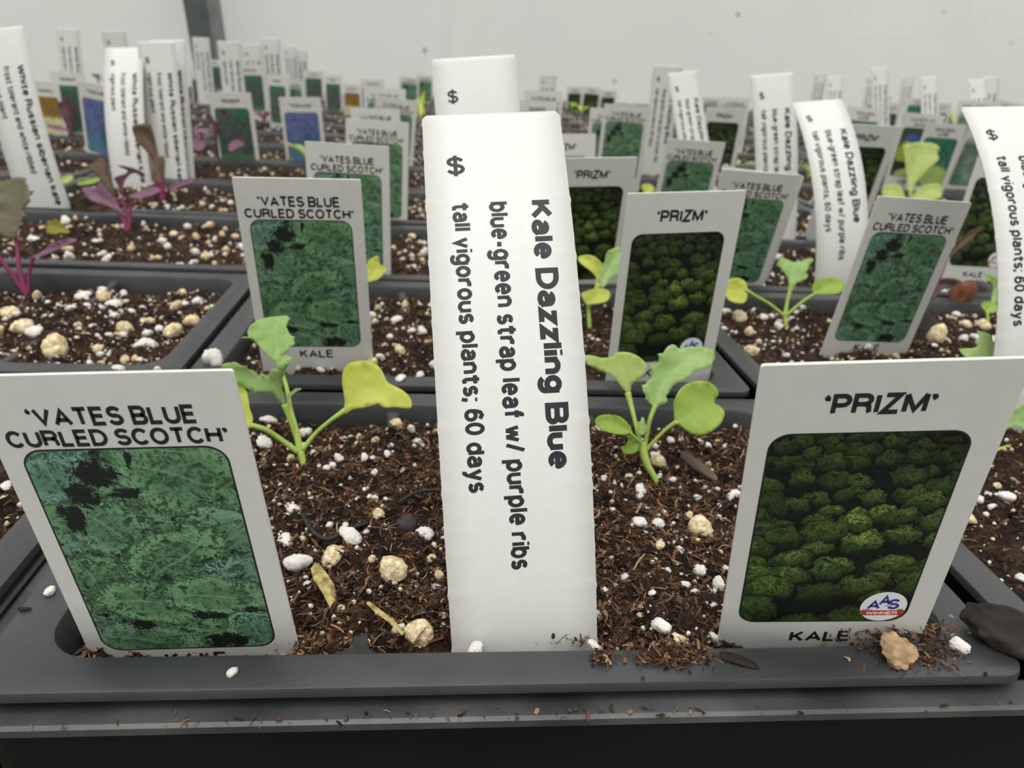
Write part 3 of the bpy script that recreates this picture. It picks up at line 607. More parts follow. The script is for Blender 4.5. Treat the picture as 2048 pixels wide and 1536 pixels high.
def paint_curly(X, T):      # curled blue-green kale leaves
    u = (X+11)/22; w = (T-9.3)/33
    wx = X+.9*(fbm(X*.9, T*.9, 61, 3)-.5)*2; wt = T+.9*(fbm(X*.9, T*.9, 71, 3)-.5)*2
    f1 = ridge(wx*1.1, wt*1.1, 5, 4); f2 = ridge(wx*3.2, wt*3.2, 8, 3); f3 = vn(X*7, T*7, 3); big = fbm(X*.25, T*.25, 2, 3)
    k = np.clip(.2+2.6*(f1-.52)+2.8*(f2-.52)+.7*(f3-.5)+1.6*(big-.45), 0, 1)[..., None]
    teal = np.clip(2.2*(fbm(X*.14, T*.14, 14, 2)-.42), 0, 1)[..., None]
    c = lerp(lerp(srgb((24, 46, 32)), srgb((122, 166, 118)), k), lerp(srgb((24, 48, 44)), srgb((132, 176, 158)), k), teal*.7)
    def lobe(cx, cy, rx, ry, ang, blue=0.):
        nonlocal c
        dx = (u-cx)*22; dy = (w-cy)*33; ca, sa = math.cos(ang), math.sin(ang); p = dx*ca+dy*sa; q = -dx*sa+dy*ca
        e = (p/rx)**2+(q/ry)**2+1.1*(f1-.55)+.5*(f2-.5)
        m = ss(1.08, .98, e)[..., None]; inn = ss(.75, .15, (p/rx)**2+(q/ry)**2)[..., None]
        sh = ss(1.7, 1.05, e)[..., None]; c = c*(1-.72*sh*(1-m))
        rimz = ss(.35, .95, e)[..., None]; kk = np.clip(k*.75+.5*rimz*np.clip(f2[..., None]*1.6-.35, 0, 1)-.12*(1-rimz), 0, 1)
        leafc = lerp(lerp(srgb((32, 62, 40)), srgb((136, 184, 134)), kk), lerp(srgb((40, 74, 66)), srgb((146, 190, 172)), kk), blue)
        plain = lerp(srgb((54, 92, 62)), srgb((90, 134, 98)), lerp(f3[..., None], f2[..., None], .6)); leafc = lerp(leafc, plain, inn*.4)
        c = lerp(c, leafc, m)
        rb = np.exp(-((q-.12*np.sin(p))/.13)**2)*ss(rx*.55, rx*.1, p)*ss(-rx*.75, -rx*.5, p); c = lerp(c, srgb((150, 186, 148)), (rb*.6)[..., None])
        sv = np.exp(-(((abs(q)*1.1-p*.8+9) % 1.5-.75)/.09)**2)*ss(rx*.7, 0, abs(p))*ss(ry*.6, .2, abs(q)); c = lerp(c, srgb((110, 160, 118)), (sv*.3)[..., None]*inn)
    lobe(.75, .13, 8.5, 6, .4); lobe(.10, .12, 3.4, 6.0, 1.3, .9)
    lobe(.86, .42, 6, 5.5, -.6, .3); lobe(.30, .36, 5.8, 4.6, .85, .15)
    lobe(.10, .62, 5, 6, 1.3); lobe(.56, .52, 7.5, 5.0, 2.5); lobe(.90, .62, 5.8, 4.2, 2.9, .8)
    lobe(.38, .72, 7.5, 4.0, .1); lobe(.74, .70, 7, 3.6, .1); lobe(.26, .93, 7.5, 3.4, .2, .2); lobe(.90, .90, 4.2, 4.4, 1.2, .4)
    dk = srgb((30, 32, 31)); gap = np.zeros(X.shape)
    for cx, cy, rx, ry in ((.30, .11, 3.4, 2.5), (.22, .19, 2.2, 2.4), (.43, .19, 2.0, 1.0), (.12, .30, 1.7, 2.8), (.27, .84, 2.4, .9), (.66, .80, 2.6, .9), (.90, .77, 1.4, .8), (.72, .945, 3.0, 1.9), (.50, .05, .5, 1.4)):
        e = ((u-cx)*22/rx)**2+((w-cy)*33/ry)**2+1.6*(f1-.5)+.8*(f2-.5)
        gap = np.maximum(gap, ss(1.15, .85, e))
    c = lerp(c, lerp(dk, srgb((44, 56, 48)), f2[..., None]*.5), gap[..., None])
    for cx, cy, dx, dy, L in ((.95, .17, -.9, .45, 6), (.78, .60, -.97, .2, 6.5), (.60, .91, -1, .12, 5)):
        p = ((u-cx)*22)*dx+((w-cy)*33)*dy; q = ((u-cx)*22)*dy-((w-cy)*33)*dx
        rb = np.exp(-((q-.15*np.sin(p*1.3))/.17)**2)*ss(-L*.5, -L*.3, p)*ss(L*.5, L*.3, p); c = lerp(c, srgb((140, 178, 118)), (rb*.55)[..., None])
    return c*.75
def paint_dome(X, T):       # rows of tightly curled dark green mounds
    c = np.zeros(X.shape+(3,))+srgb((14, 21, 12)); r = random.Random(8)
    wx = X+.9*(fbm(X*.8, T*.8, 3, 3)-.5)*2+.3*(vn(X*3.6, T*3.6, 4)-.5); wt = T+.8*(fbm(X*.8, T*.8, 9, 3)-.5)*2+.3*(vn(X*3.6, T*3.6, 19)-.5)
    D = []
    t = 8.6
    while t < 44:
        rad = 1.3+.075*(t-9); x = -12+r.uniform(-1, 2)
        while x < 12.5:
            if r.random() < .86: D.append((x+r.uniform(-1, 1), t+r.uniform(-1.2, 1.2), rad*r.uniform(.7, 1.3), r.uniform(.25, 1)))
            x += rad*r.uniform(1.4, 2.2)
        t += rad*.95
    D.sort(key=lambda d: d[1])
    curl = ridge(wx*2.9, wt*3.4, 12, 4); fine = vn(X*8, T*8, 33)
    for x, t, rad, lit in D:
        e = ((wx-x)/rad)**2+((wt-t)/(rad*.82))**2+.35*(curl-.5); m = ss(1.0, .86, e)[..., None]
        up = np.clip((t-wt)/(rad*.8)*.62+.42, 0, 1)*np.clip(1.05-e*.55, 0, 1)
        glow = .45+.75*math.exp(-((x-3)/8)**2-((t-27)/8)**2)+.35*math.exp(-((x+9)/4)**2-((t-34)/8)**2)
        kk = (up*np.clip(2.6*curl-.85, .08, 1.7)*(.65+.6*fine)*(.5+.6*lit)*glow*1.25)[..., None]
        col = lerp(srgb((17, 26, 14)), lerp(srgb((84, 108, 48)), srgb((146, 166, 84)), np.clip(kk-.5, 0, 1)), np.clip(kk*1.15, 0, 1))
        c = c*(1-.55*ss(1.5, 1.0, e)[..., None]); c = lerp(c, col, m)
    dark = np.exp(-((X-8)/5)**2-((T-11.5)/3.5)**2)+.9*np.exp(-((X-2)/7)**2-((T-38.5)/2.6)**2)+.5*np.exp(-((X-7)/4)**2-((T-24)/2)**2)
    return c*1.3*(1-.6*np.clip(dark, 0, 1))[..., None]
def paint_other(kind):
    def go(X, T):
        n = fbm(X*.35, T*.35, 6, 4)[..., None]; r1 = ridge(X*.5, T*.5, 16, 2)[..., None]; fi = vn(X*3, T*3, 2)[..., None]
        if kind == 'redbor':
            c = lerp(srgb((34, 52, 44)), srgb((92, 112, 96)), n); g = ss(18, 9, T)[..., None]; c = lerp(c, srgb((52, 120, 84)), g*.7)
            c = lerp(c, srgb((90, 72, 84)), (np.exp(-((X-1)/5)**2-((T-28)/7)**2)*.6)[..., None]); c = lerp(c, srgb((70, 128, 72)), ss(35, 41, T)[..., None]*.6)
        elif kind == 'blue':
            c = lerp(srgb((44, 66, 108)), srgb((120, 130, 176)), n); c = lerp(c, srgb((88, 130, 150)), ss(22, 36, T)[..., None]*.8)
            c = lerp(c, srgb((20, 84, 76)), (np.exp(-((X-4)/3.5)**2-((T-32)/8)**2))[..., None]); v_ = np.abs(np.sin(X*.55+T*.16+2*n[..., 0]))
            c = lerp(c, srgb((30, 60, 92)), ss(.12, .02, v_)[..., None]*.7)
        elif kind == 'cauli':
            c = lerp(srgb((84, 78, 30)), srgb((158, 118, 44)), n); c = lerp(c, srgb((214, 206, 160)), ss(22, 25, T+3*(n[..., 0]-.5))[..., None]*(.6+.4*r1))
        elif kind == 'golden':
            c = lerp(srgb((20, 72, 56)), srgb((70, 130, 108)), n); e = ((X-3)/9)**2+((T-36)/9)**2
            c = lerp(c, srgb((172, 196, 110)), ss(1.1, .8, e)[..., None]*(.6+.4*r1)); c = lerp(c, srgb((96, 116, 84)), ss(.3, .1, ((X-6)/4)**2+((T-27)/4)**2)[..., None])
        elif kind == 'lateflat':
            c = lerp(srgb((40, 56, 50)), srgb((70, 92, 80)), n); c = lerp(c, srgb((74, 104, 150)), ss(1.1, .7, ((X+3)/5)**2+((T-17)/4)**2)[..., None])
            c = lerp(c, srgb((160, 176, 50)), ss(1.1, .8, ((X+6)/5)**2+((T-26)/8)**2)[..., None]); c = lerp(c, srgb((52, 48, 50)), ss(31, 32, T)[..., None]*ss(37, 36, T)[..., None])
            c = lerp(c, srgb((168, 190, 110)), ss(1.1, .8, ((X)/9)**2+((T-41)/5)**2)[..., None])
        else:
            c = lerp(srgb((52, 92, 72)), srgb((150, 178, 148)), n); d = np.hypot(X-2, (T-30)*.8); c = lerp(c, srgb((200, 214, 180)), (ss(.15, .02, np.abs(np.sin(np.arctan2(T-44, X)*9)))*.4)[..., None])
            c = c*(.65+.35*ss(14, 6, d)[..., None]); c = lerp(c, srgb((206, 208, 190)), ss(14, 9, T)[..., None]*.7)
        return c*(.85+.3*fi)
    return go
TH = .5   # card thickness
TAGK = {}
def flat_pts(P, y): return np.stack([P[:, 0], np.full(len(P), y), -P[:, 1]], 1)
def disc(cx, ct, rx, rt, n=28, clip=None):
    p = [(cx+rx*math.sin(a), ct+rt*math.cos(a)) for a in np.linspace(0, 2*math.pi, n, endpoint=False)]
    return np.array(p), [tuple(range(n))]
def tag_kind(kind):
    if kind in TAGK: return TAGK[kind]
    out = []
    # card outline, front to back, tapering to a spike below the picture
    r = .35; hw = 13.5; o = []
    for k in range(5): a = math.radians(180-22.5*k); o.append((-hw+r+r*math.cos(a), r-r*math.sin(a)))
    for k in range(5): a = math.radians(90-22.5*k); o.append((hw-r+r*math.cos(a), r-r*math.sin(a)))
    o += [(hw, 50), (10, 56), (3, 70), (0, 73), (-3, 70), (-10, 56), (-hw, 50)]
    n = len(o); V = [(x, -TH/2, -t) for x, t in o]+[(x, TH/2, -t) for x, t in o]
    F = [tuple(range(n)), tuple(range(2*n-1, n-1, -1))]+[(i, i+n, (i+1) % n+n, (i+1) % n) for i in range(n)]
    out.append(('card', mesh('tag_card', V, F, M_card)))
    x0, x1, t0, t1 = (-11.1, 10.3, 9.4, 42.0) if kind == 'prizm' else (-11.1, 10.7, 9.5, 41.6)
    if kind == 'prizm': x0, x1 = -11.2, 10.2
    P = np.array([(x, t) for x, t in rrect(x0-.22, t0-.22, x1+.22, t1+.22, 2.4, 8)])
    y = -TH/2-.02
    out.append(('picture_border', mesh('picture_border', flat_pts(P, y), [tuple(range(len(P)))[::-1]], M_ink)))
    hi = {'vates': (210, 300), 'prizm': (210, 300)}.get(kind, (44, 66))
    X, T, q = grid_pic(hi[0], hi[1], x0, x1, t0, t1, 2.2)
    pf = {'vates': paint_curly, 'prizm': paint_dome}.get(kind) or paint_other(kind)
    c = np.clip(pf(X, T), 0.003, 1)
    V = np.stack([X.ravel(), np.full(X.size, y-.02), -T.ravel()], 1)
    out.append(('picture', mesh('picture', V, q, M_print if kind in ('vates', 'prizm') else M_print_soft, cols=c.reshape(-1, 3))))
    W2 = {'vates': [text_h("\u2018VATES BLUE", -8.9, 8.5, 6.35, 2.45), text_h("CURLED SCOTCH\u2019", -12.0, 11.5, 9.0, 2.25)],
          'prizm': [text_h("\u2018PRIZM\u2019", -6.4, 5.3, 6.75, 2.9)],
          'redbor': [text_h("\u2018REDBOR\u2019", -6.2, 6.2, 6.2, 2.1)],
          'blue': [text_h("\u2018TOSCANO\u2019", -7.6, 7.6, 6.3, 2.3)],
          'cauli': [text_h("\u2018SNOWBALL\u2019", -8, 8, 6.3, 2.3)],
          'golden': [text_h("\u2018GOLDEN", -6.6, 6.6, 5.2, 2.1), text_h("ACRE\u2019", -4.2, 4.2, 8.2, 2.1)],
          'lateflat': [text_h("\u2018LATE FLAT", -8.2, 8.2, 5.2, 2.1), text_h("DUTCH\u2019", -4.6, 4.6, 8.2, 2.1)],
          'wakefield': [text_h("\u2018EARLY JERSEY", -10, 10, 5.2, 2.0), text_h("WAKEFIELD\u2019", -8, 8, 8.2, 2.0)]}[kind]
    P, F = join(W2); out.append(('lettering', mesh('lettering', flat_pts(P, y-.01), F, M_ink)))
    foot = 'KALE' if kind in ('vates', 'prizm', 'redbor', 'blue') else ('CAULIFLOWER' if kind == 'cauli' else 'CABBAGE')
    P, F = text_h(foot, -4.0, 3.9, 46.5 if kind == 'prizm' else 44.9, 2.3, .2, 1.4) if kind in ('vates', 'prizm') else text_h(foot, -4.6, 4.6, 46, 1.8)
    out.append(('foot_lettering', mesh('foot_lettering', flat_pts(P, y-.01), F, M_ink)))
    if kind == 'prizm':
        cx, ct, rx = 7.1, 39.1, 2.95
        P, F = disc(cx, ct, rx, rx*1.0); out.append(('award_badge', mesh('award_badge', flat_pts(P, y-.04), [F[0][::-1]], M_badge)))
        sub = []
        ang = [math.asin(v_/rx) for v_ in (.75, 1.75)]
        bp_ = [(cx-math.cos(ang[0])*rx, ct+.75), (cx+math.cos(ang[0])*rx, ct+.75), (cx+math.cos(ang[1])*rx, ct+1.75), (cx-math.cos(ang[1])*rx, ct+1.75)]
        sub.append(('badge_band', mesh('badge_band', flat_pts(np.array(bp_), y-.05), [(0, 3, 2, 1)], M_red)))
        pr, F = join([text_h('A', cx-2.1, cx-.45, ct+.55, 2.0), text_h('A', cx-.75, cx+.75, ct-.25, 2.2), text_h('S', cx+.5, cx+1.95, ct+.55, 2.1), text_h('I', cx-2.2, cx-1.3, ct+.66, .12), text_h('I', cx+.1, cx+.95, ct-.1, .12)])
        sub.append(('badge_lettering', mesh('badge_lettering', flat_pts(pr, y-.06), F, M_navy)))
        pr, F = text_h('WINNER', cx-2.0, cx+2.0, ct+1.6, .65); sub.append(('badge_winner', mesh('badge_winner', flat_pts(pr, y-.06), F, M_badge)))
        ds = [disc(cx+dx, ct+.62, .2, .16, 8) for dx in (-2.4, -2.0, 2.05, 2.45, 2.2)]
        pr, F = join(ds); sub.append(('badge_foliage', mesh('badge_foliage', flat_pts(pr, y-.045), [t[::-1] for t in F], M_leafdot)))
        out.append(sub)
    TAGK[kind] = out; return out
def bend_pt(s, k, L, tb):
    if abs(k) < 1e-4: return 0*tb, tb, 0*tb
    return L/k*(1-np.cos(k*tb/L)), L/k*np.sin(k*tb/L), k*tb/L
def bent(P, y, k, L):
    tb = L-P[:, 1]; by, bz, an = bend_pt(0, k, L, tb)
    return np.stack([P[:, 0], by+y*np.cos(an), bz-y*np.sin(an)], 1)
LABK = {}
TXT = {'dazz': ("Kale Dazzling Blue", "blue-green strap leaf w/ purple ribs", "tall vigorous plants; 60 days", 51.4, 64.4, 53.8),
       'russ': ("White Russian siberian kale", "frost tolerant and white ribbed", "vigorous plant", 71.5, 57.5, 35.0)}
def label_kind(kind, k, L):
    key = (kind, round(k, 2), round(L, 1))
    if key in LABK: return LABK[key]
    hw = 9.75; th = .35; nt = 120; full = L+14; T_ = np.linspace(0, full, nt+1)
    nub = lambda t: .14*math.exp(-(((t % 2.75)-1.4)/.16)**2)
    cols_ = [-1, -.5, 0, .5, 1]; F_ = []; B_ = []
    for j, t in enumerate(T_):
        c = .55-math.sqrt(max(.55**2-(.55-t)**2, 0)) if t < .55 else 0
        tp = max(0, (t-(full-9))/9)*7
        for s in cols_:
            x = s*(hw-c-tp+(nub(t) if abs(s) == 1 else 0)); F_.append((x, t))
    F_ = np.array(F_); n = len(F_); nc = 5
    V = np.concatenate([bent(F_, -th/2, k, L), bent(F_, th/2, k, L)])
    faces = []
    for j in range(nt):
        for i in range(nc-1):
            a = j*nc+i; faces.append((a, a+nc, a+nc+1, a+1)); faces.append((a+n, a+1+n, a+nc+1+n, a+nc+n))
        for i in (0, nc-1):
            a = j*nc+i; faces.append((a, a+n, a+nc+n, a+nc) if i == 0 else (a, a+nc, a+nc+n, a+n))
    for j in (0, nt):
        for i in range(nc-1): a = j*nc+i; faces.append((a, a+1, a+1+n, a+n))
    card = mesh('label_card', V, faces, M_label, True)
    a1, a2, a3, e1, e2, e3 = TXT[kind]
    P1, F1 = join([text_v(a1, 4.1, 3.1, 15, e1)])
    out = [('card', card)]
    for nm, (P, F) in (('lettering', join([text_v(a1, 4.15, 3.05, 15, e1, .235, .9), text_v(a2, -1.35, 2.75, 15, e2, .21, 1.0), text_v(a3, -6.3, 2.55, 15, e3, .21, 1.0)])), ('price_mark', text_h('$', -6.7, -4.2, 10.5, 3.0, .17))):
        out.append((nm, mesh(nm, bent(P, -th/2-.03, k, L), [t for t in F], M_ink)))
    LABK[key] = out; return out
TAGS = [
["prizm","P1",[109.3635,10.0471,0.2354,-0.1037,-0.1266,48.9064,0.0076]],
["vates","V1",[25.5563,11.406,0.1591,-0.0671,-0.0508,42.6942,-0.0206]],
["vates","V2",[26.5388,109.9638,0.1875,-0.0228,-0.0053,48.3528,0.0075]],
["vates","V3",[25.3005,194.2921,0.0867,0.008,-0.083,45.4556,-0.002]],
["vates","V4",[26.6393,282.9773,0.0441,0.0216,-0.0504,45.8258,-0.0007]],
["vates","V5",[18.4443,385.5584,-0.0,-0.0163,0.0101,43.5996,-0.0]],
["vates","V6",[21.8355,460.1165,0.087,0.0859,-0.155,46.1083,-0.0087]],
["vates","V6b",[16.3222,471.4722,-0.0,0.0064,0.0214,50.7506,-0.0]],
["blue","B0",[-28.3675,890.4151,0.0,-0.0077,-0.0115,41.4038,0.0]],
["vates","V6c",[3.67,1090.4104,0.0,0.0269,-0.0172,40.5818,0.0]],
["vates","V6d",[21.0328,1258.3398,0.0,0.0172,-0.018,39.005,0.0]],
["prizm","P2",[110.5456,102.8915,0.1561,-0.0477,0.1065,49.6351,-0.0028]],
["prizm","P3",[103.264,182.3614,0.2279,-0.0375,0.1184,47.9416,-0.0031]],
["prizm","P4",[109.3264,270.1053,-0.0,-0.0488,0.0089,44.8217,-0.0]],
["redbor","R5",[121.1644,488.7912,-0.0,-0.0511,-0.0066,46.6059,-0.0]],
["vates","V7z",[124.4432,496.9904,-0.0,-0.0129,-0.0376,53.1113,-0.0]],
["prizm","P5a",[252.4019,1177.3691,0.0,-0.032,0.3096,36.5204,0.0]],
["prizm","P5b",[262.9177,1099.2697,0.0,0.047,0.0568,39.9226,0.0]],
["prizm","P5c",[288.1103,1096.0431,0.0,0.0019,0.3835,36.6573,0.0]],
["vates","V7",[159.1349,394.6719,0.0842,0.0162,-0.0214,52.009,-0.0066]],
["vates","V8",[164.6302,462.4793,0.0158,0.0017,-0.0217,45.7549,-0.0024]],
["vates","V9",[163.9781,281.8088,0.1719,0.0369,0.0842,45.0059,-0.0238]],
["vates","V10",[160.3104,196.4702,0.2686,0.0284,-0.0152,44.6118,-0.0038]],
["vates","V10b",[163.5,201.5,0.2,0.07,0.0,43.0,0]],
["vates","V11",[178.1988,129.3287,0.1561,0.0361,0.0767,46.1137,0.0024]],
["prizm","P6",[234.4673,270.475,0.2293,0.0022,0.0253,56.745,-0.0367]],
["lateflat","LF",[373.7418,454.8401,0.1082,0.0171,-0.1354,53.5376,-0.0084]],
["golden","GA",[385.0069,447.0606,0.1473,0.0152,-0.0853,48.7906,-0.0152]],
["wakefield","WK",[421.4667,461.0476,0.1961,0.0426,-0.073,48.4535,-0.0147]],
["prizm","P7",[259.0664,204.1575,0.0493,0.0214,0.0195,51.5676,-0.0638]],
["prizm","P8",[240.4076,460.9603,0.1162,0.0028,-0.0124,50.6304,-0.0156]],
["vates","V12",[312.998,644.2472,-0.0,0.0034,-0.1072,50.6465,-0.0]],
["vates","V13",[389.0634,941.0377,0.0,-0.0097,0.1431,39.6567,0.0]],
["golden","GA2",[359.0889,501.9958,-0.0,0.0318,-0.1753,53.2477,-0.0]],
["wakefield","WK2",[559.3158,850.8902,-0.002,-0.0037,-0.1794,54.098,0.0002]],
["lateflat","LF2",[467.7168,666.9276,-0.0,0.0012,-0.1753,52.6177,-0.0]],
["golden","GA3",[673.7809,962.3407,-0.0,-0.0133,-0.1816,52.2172,-0.0]],
["lateflat","LF3",[534.9688,693.5221,-0.0,-0.0334,-0.1957,54.0409,-0.0]],
["wakefield","WK3",[487.5451,565.6581,-0.0001,-0.0166,-0.2209,60.3731,-0.0]],
["golden","GA4",[615.9329,716.7601,0.0007,0.1154,-0.2211,58.5762,-0.0001]],
["cauli","C1",[-229.9428,547.0785,0.0,-0.0218,-0.4762,38.7226,0.0]],
["redbor","R1",[-217.5046,555.2225,-0.014,-0.0151,-0.1541,46.7432,0.0012]],
["blue","B1",[-157.6879,451.4382,0.0669,0.1001,-0.3665,45.8652,-0.0068]],
["redbor","R2",[-75.7742,457.0321,0.0615,-0.0433,-0.1361,44.2873,-0.0052]],
["redbor","R3",[-277.3815,1157.13,-0.0,-0.0127,0.0648,47.7762,-0.0]],
["redbor","R3b",[-244.9466,969.295,0.0,-0.0128,-0.4945,37.4295,0.0]],
["redbor","R4",[-130.9808,749.4125,0.0062,-0.0388,0.0811,53.4382,-0.0006]],
["redbor","R4b",[-97.8064,701.5697,-0.0101,-0.0219,-0.6697,47.0678,0.0009]],
["vates","V14",[-112.8371,876.9833,0.0,-0.0299,-0.7512,36.8755,0.0]],
["redbor","R6",[-127.4047,1096.7327,0.0,-0.0029,-0.0234,41.377,0.0]],
["redbor","R7",[-81.038,952.477,-0.0064,-0.0271,-0.5632,41.1748,0.0006]],
["blue","B2",[-35.4113,471.361,0.0779,-0.0465,-0.097,42.7368,-0.0073]],
["cauli","C2",[-49.5369,873.7896,0.0,-0.0171,-0.6341,35.7418,-0.0]],
["dazz","L1",[68.8699,10.2043,-0.1138,-0.0818,0.0053,76.8043,0.7487]],
["dazz","L2",[70.8219,103.4053,-0.0617,-0.1073,0.0011,76.6788,0.3982]],
["dazz","L3",[205.043,199.704,0.053,-0.1224,0.0063,75.4716,1.0213]],
["dazz","L4",[207.0427,267.1466,-0.0105,-0.1175,0.0616,75.1035,0.3705]],
["dazz","L5",[188.002,77.1075,0.086,-0.0606,-0.0361,79.987,1.0525]],
["dazz","L6",[206.6346,490.7338,0.0418,0.0047,-0.0935,73.91,-0.0035]],
["dazz","L7",[204.1932,364.0057,-0.3498,-0.1278,0.2712,76.1543,0.0469]],
["dazz","L8",[477.3727,765.8972,-0.2571,-0.0983,0.142,75.6364,0.0404]],
["dazz","L9",[627.4289,1159.8475,-0.0972,0.0219,0.0055,76.3947,-0.0014]],
["dazz","L10",[451.9338,624.8002,-0.2411,-0.0902,0.2603,84.8307,0.0481]],
["dazz","L11",[683.6961,1103.1502,-0.0983,0.0055,0.0079,76.6402,-0.0004]],
["dazz","L12",[722.1242,1070.8947,-0.1238,-0.0187,0.0842,79.7388,0.0214]],
["dazz","L13",[504.7909,631.288,-0.2892,-0.0932,0.1952,80.4696,0.0521]],
["dazz","L15",[501.9859,550.0009,-0.3605,-0.0695,0.276,82.0642,0.0718]],
["dazz","L16",[567.3209,650.4807,-0.1894,-0.0534,0.1407,81.5018,0.0357]],
["russ","K1",[-111.95,276.7276,0.0572,-0.1617,0.0265,75.8405,0.4321]],
["russ","K2",[-105.3667,354.3136,-0.0746,-0.0703,0.0138,74.1161,0.619]],
["russ","K3",[-90.0405,365.5097,-0.1615,-0.0626,-0.1207,72.3958,0.0161]],
["russ","K4",[-88.9388,373.9975,-0.1899,-0.0589,-0.1603,73.7848,0.0193]],
["russ","K5",[-277.1187,696.9684,-0.0926,-0.0007,-0.0439,76.6349,0.0133]],
["russ","K6",[-215.7971,658.025,-0.0,-0.0624,-0.0155,76.5452,-0.0]],
["russ","K7",[-225.9412,925.346,-0.0,-0.0001,-0.0009,75.3357,-0.0]],
["russ","K8",[-127.2831,664.6642,0.0,-0.0225,-0.0008,73.2656,0.0]],
["russ","K9",[-140.8142,808.2753,0.0,-0.0316,-0.0028,71.3804,0.0]],
["russ","K10",[-126.3526,828.8847,-0.0,-0.0164,-0.0067,78.2506,-0.0]],
["russ","K11",[-173.5018,1186.2693,0.0,-0.0079,-0.0032,70.3161,0.0]],
["russ","K12",[-161.8516,1201.373,0.0,0.0069,-0.0161,66.1108,0.0]],
["dazz","L17",[172.209,877.8669,0.0,0.0058,0.0731,57.5368,0.0]]]
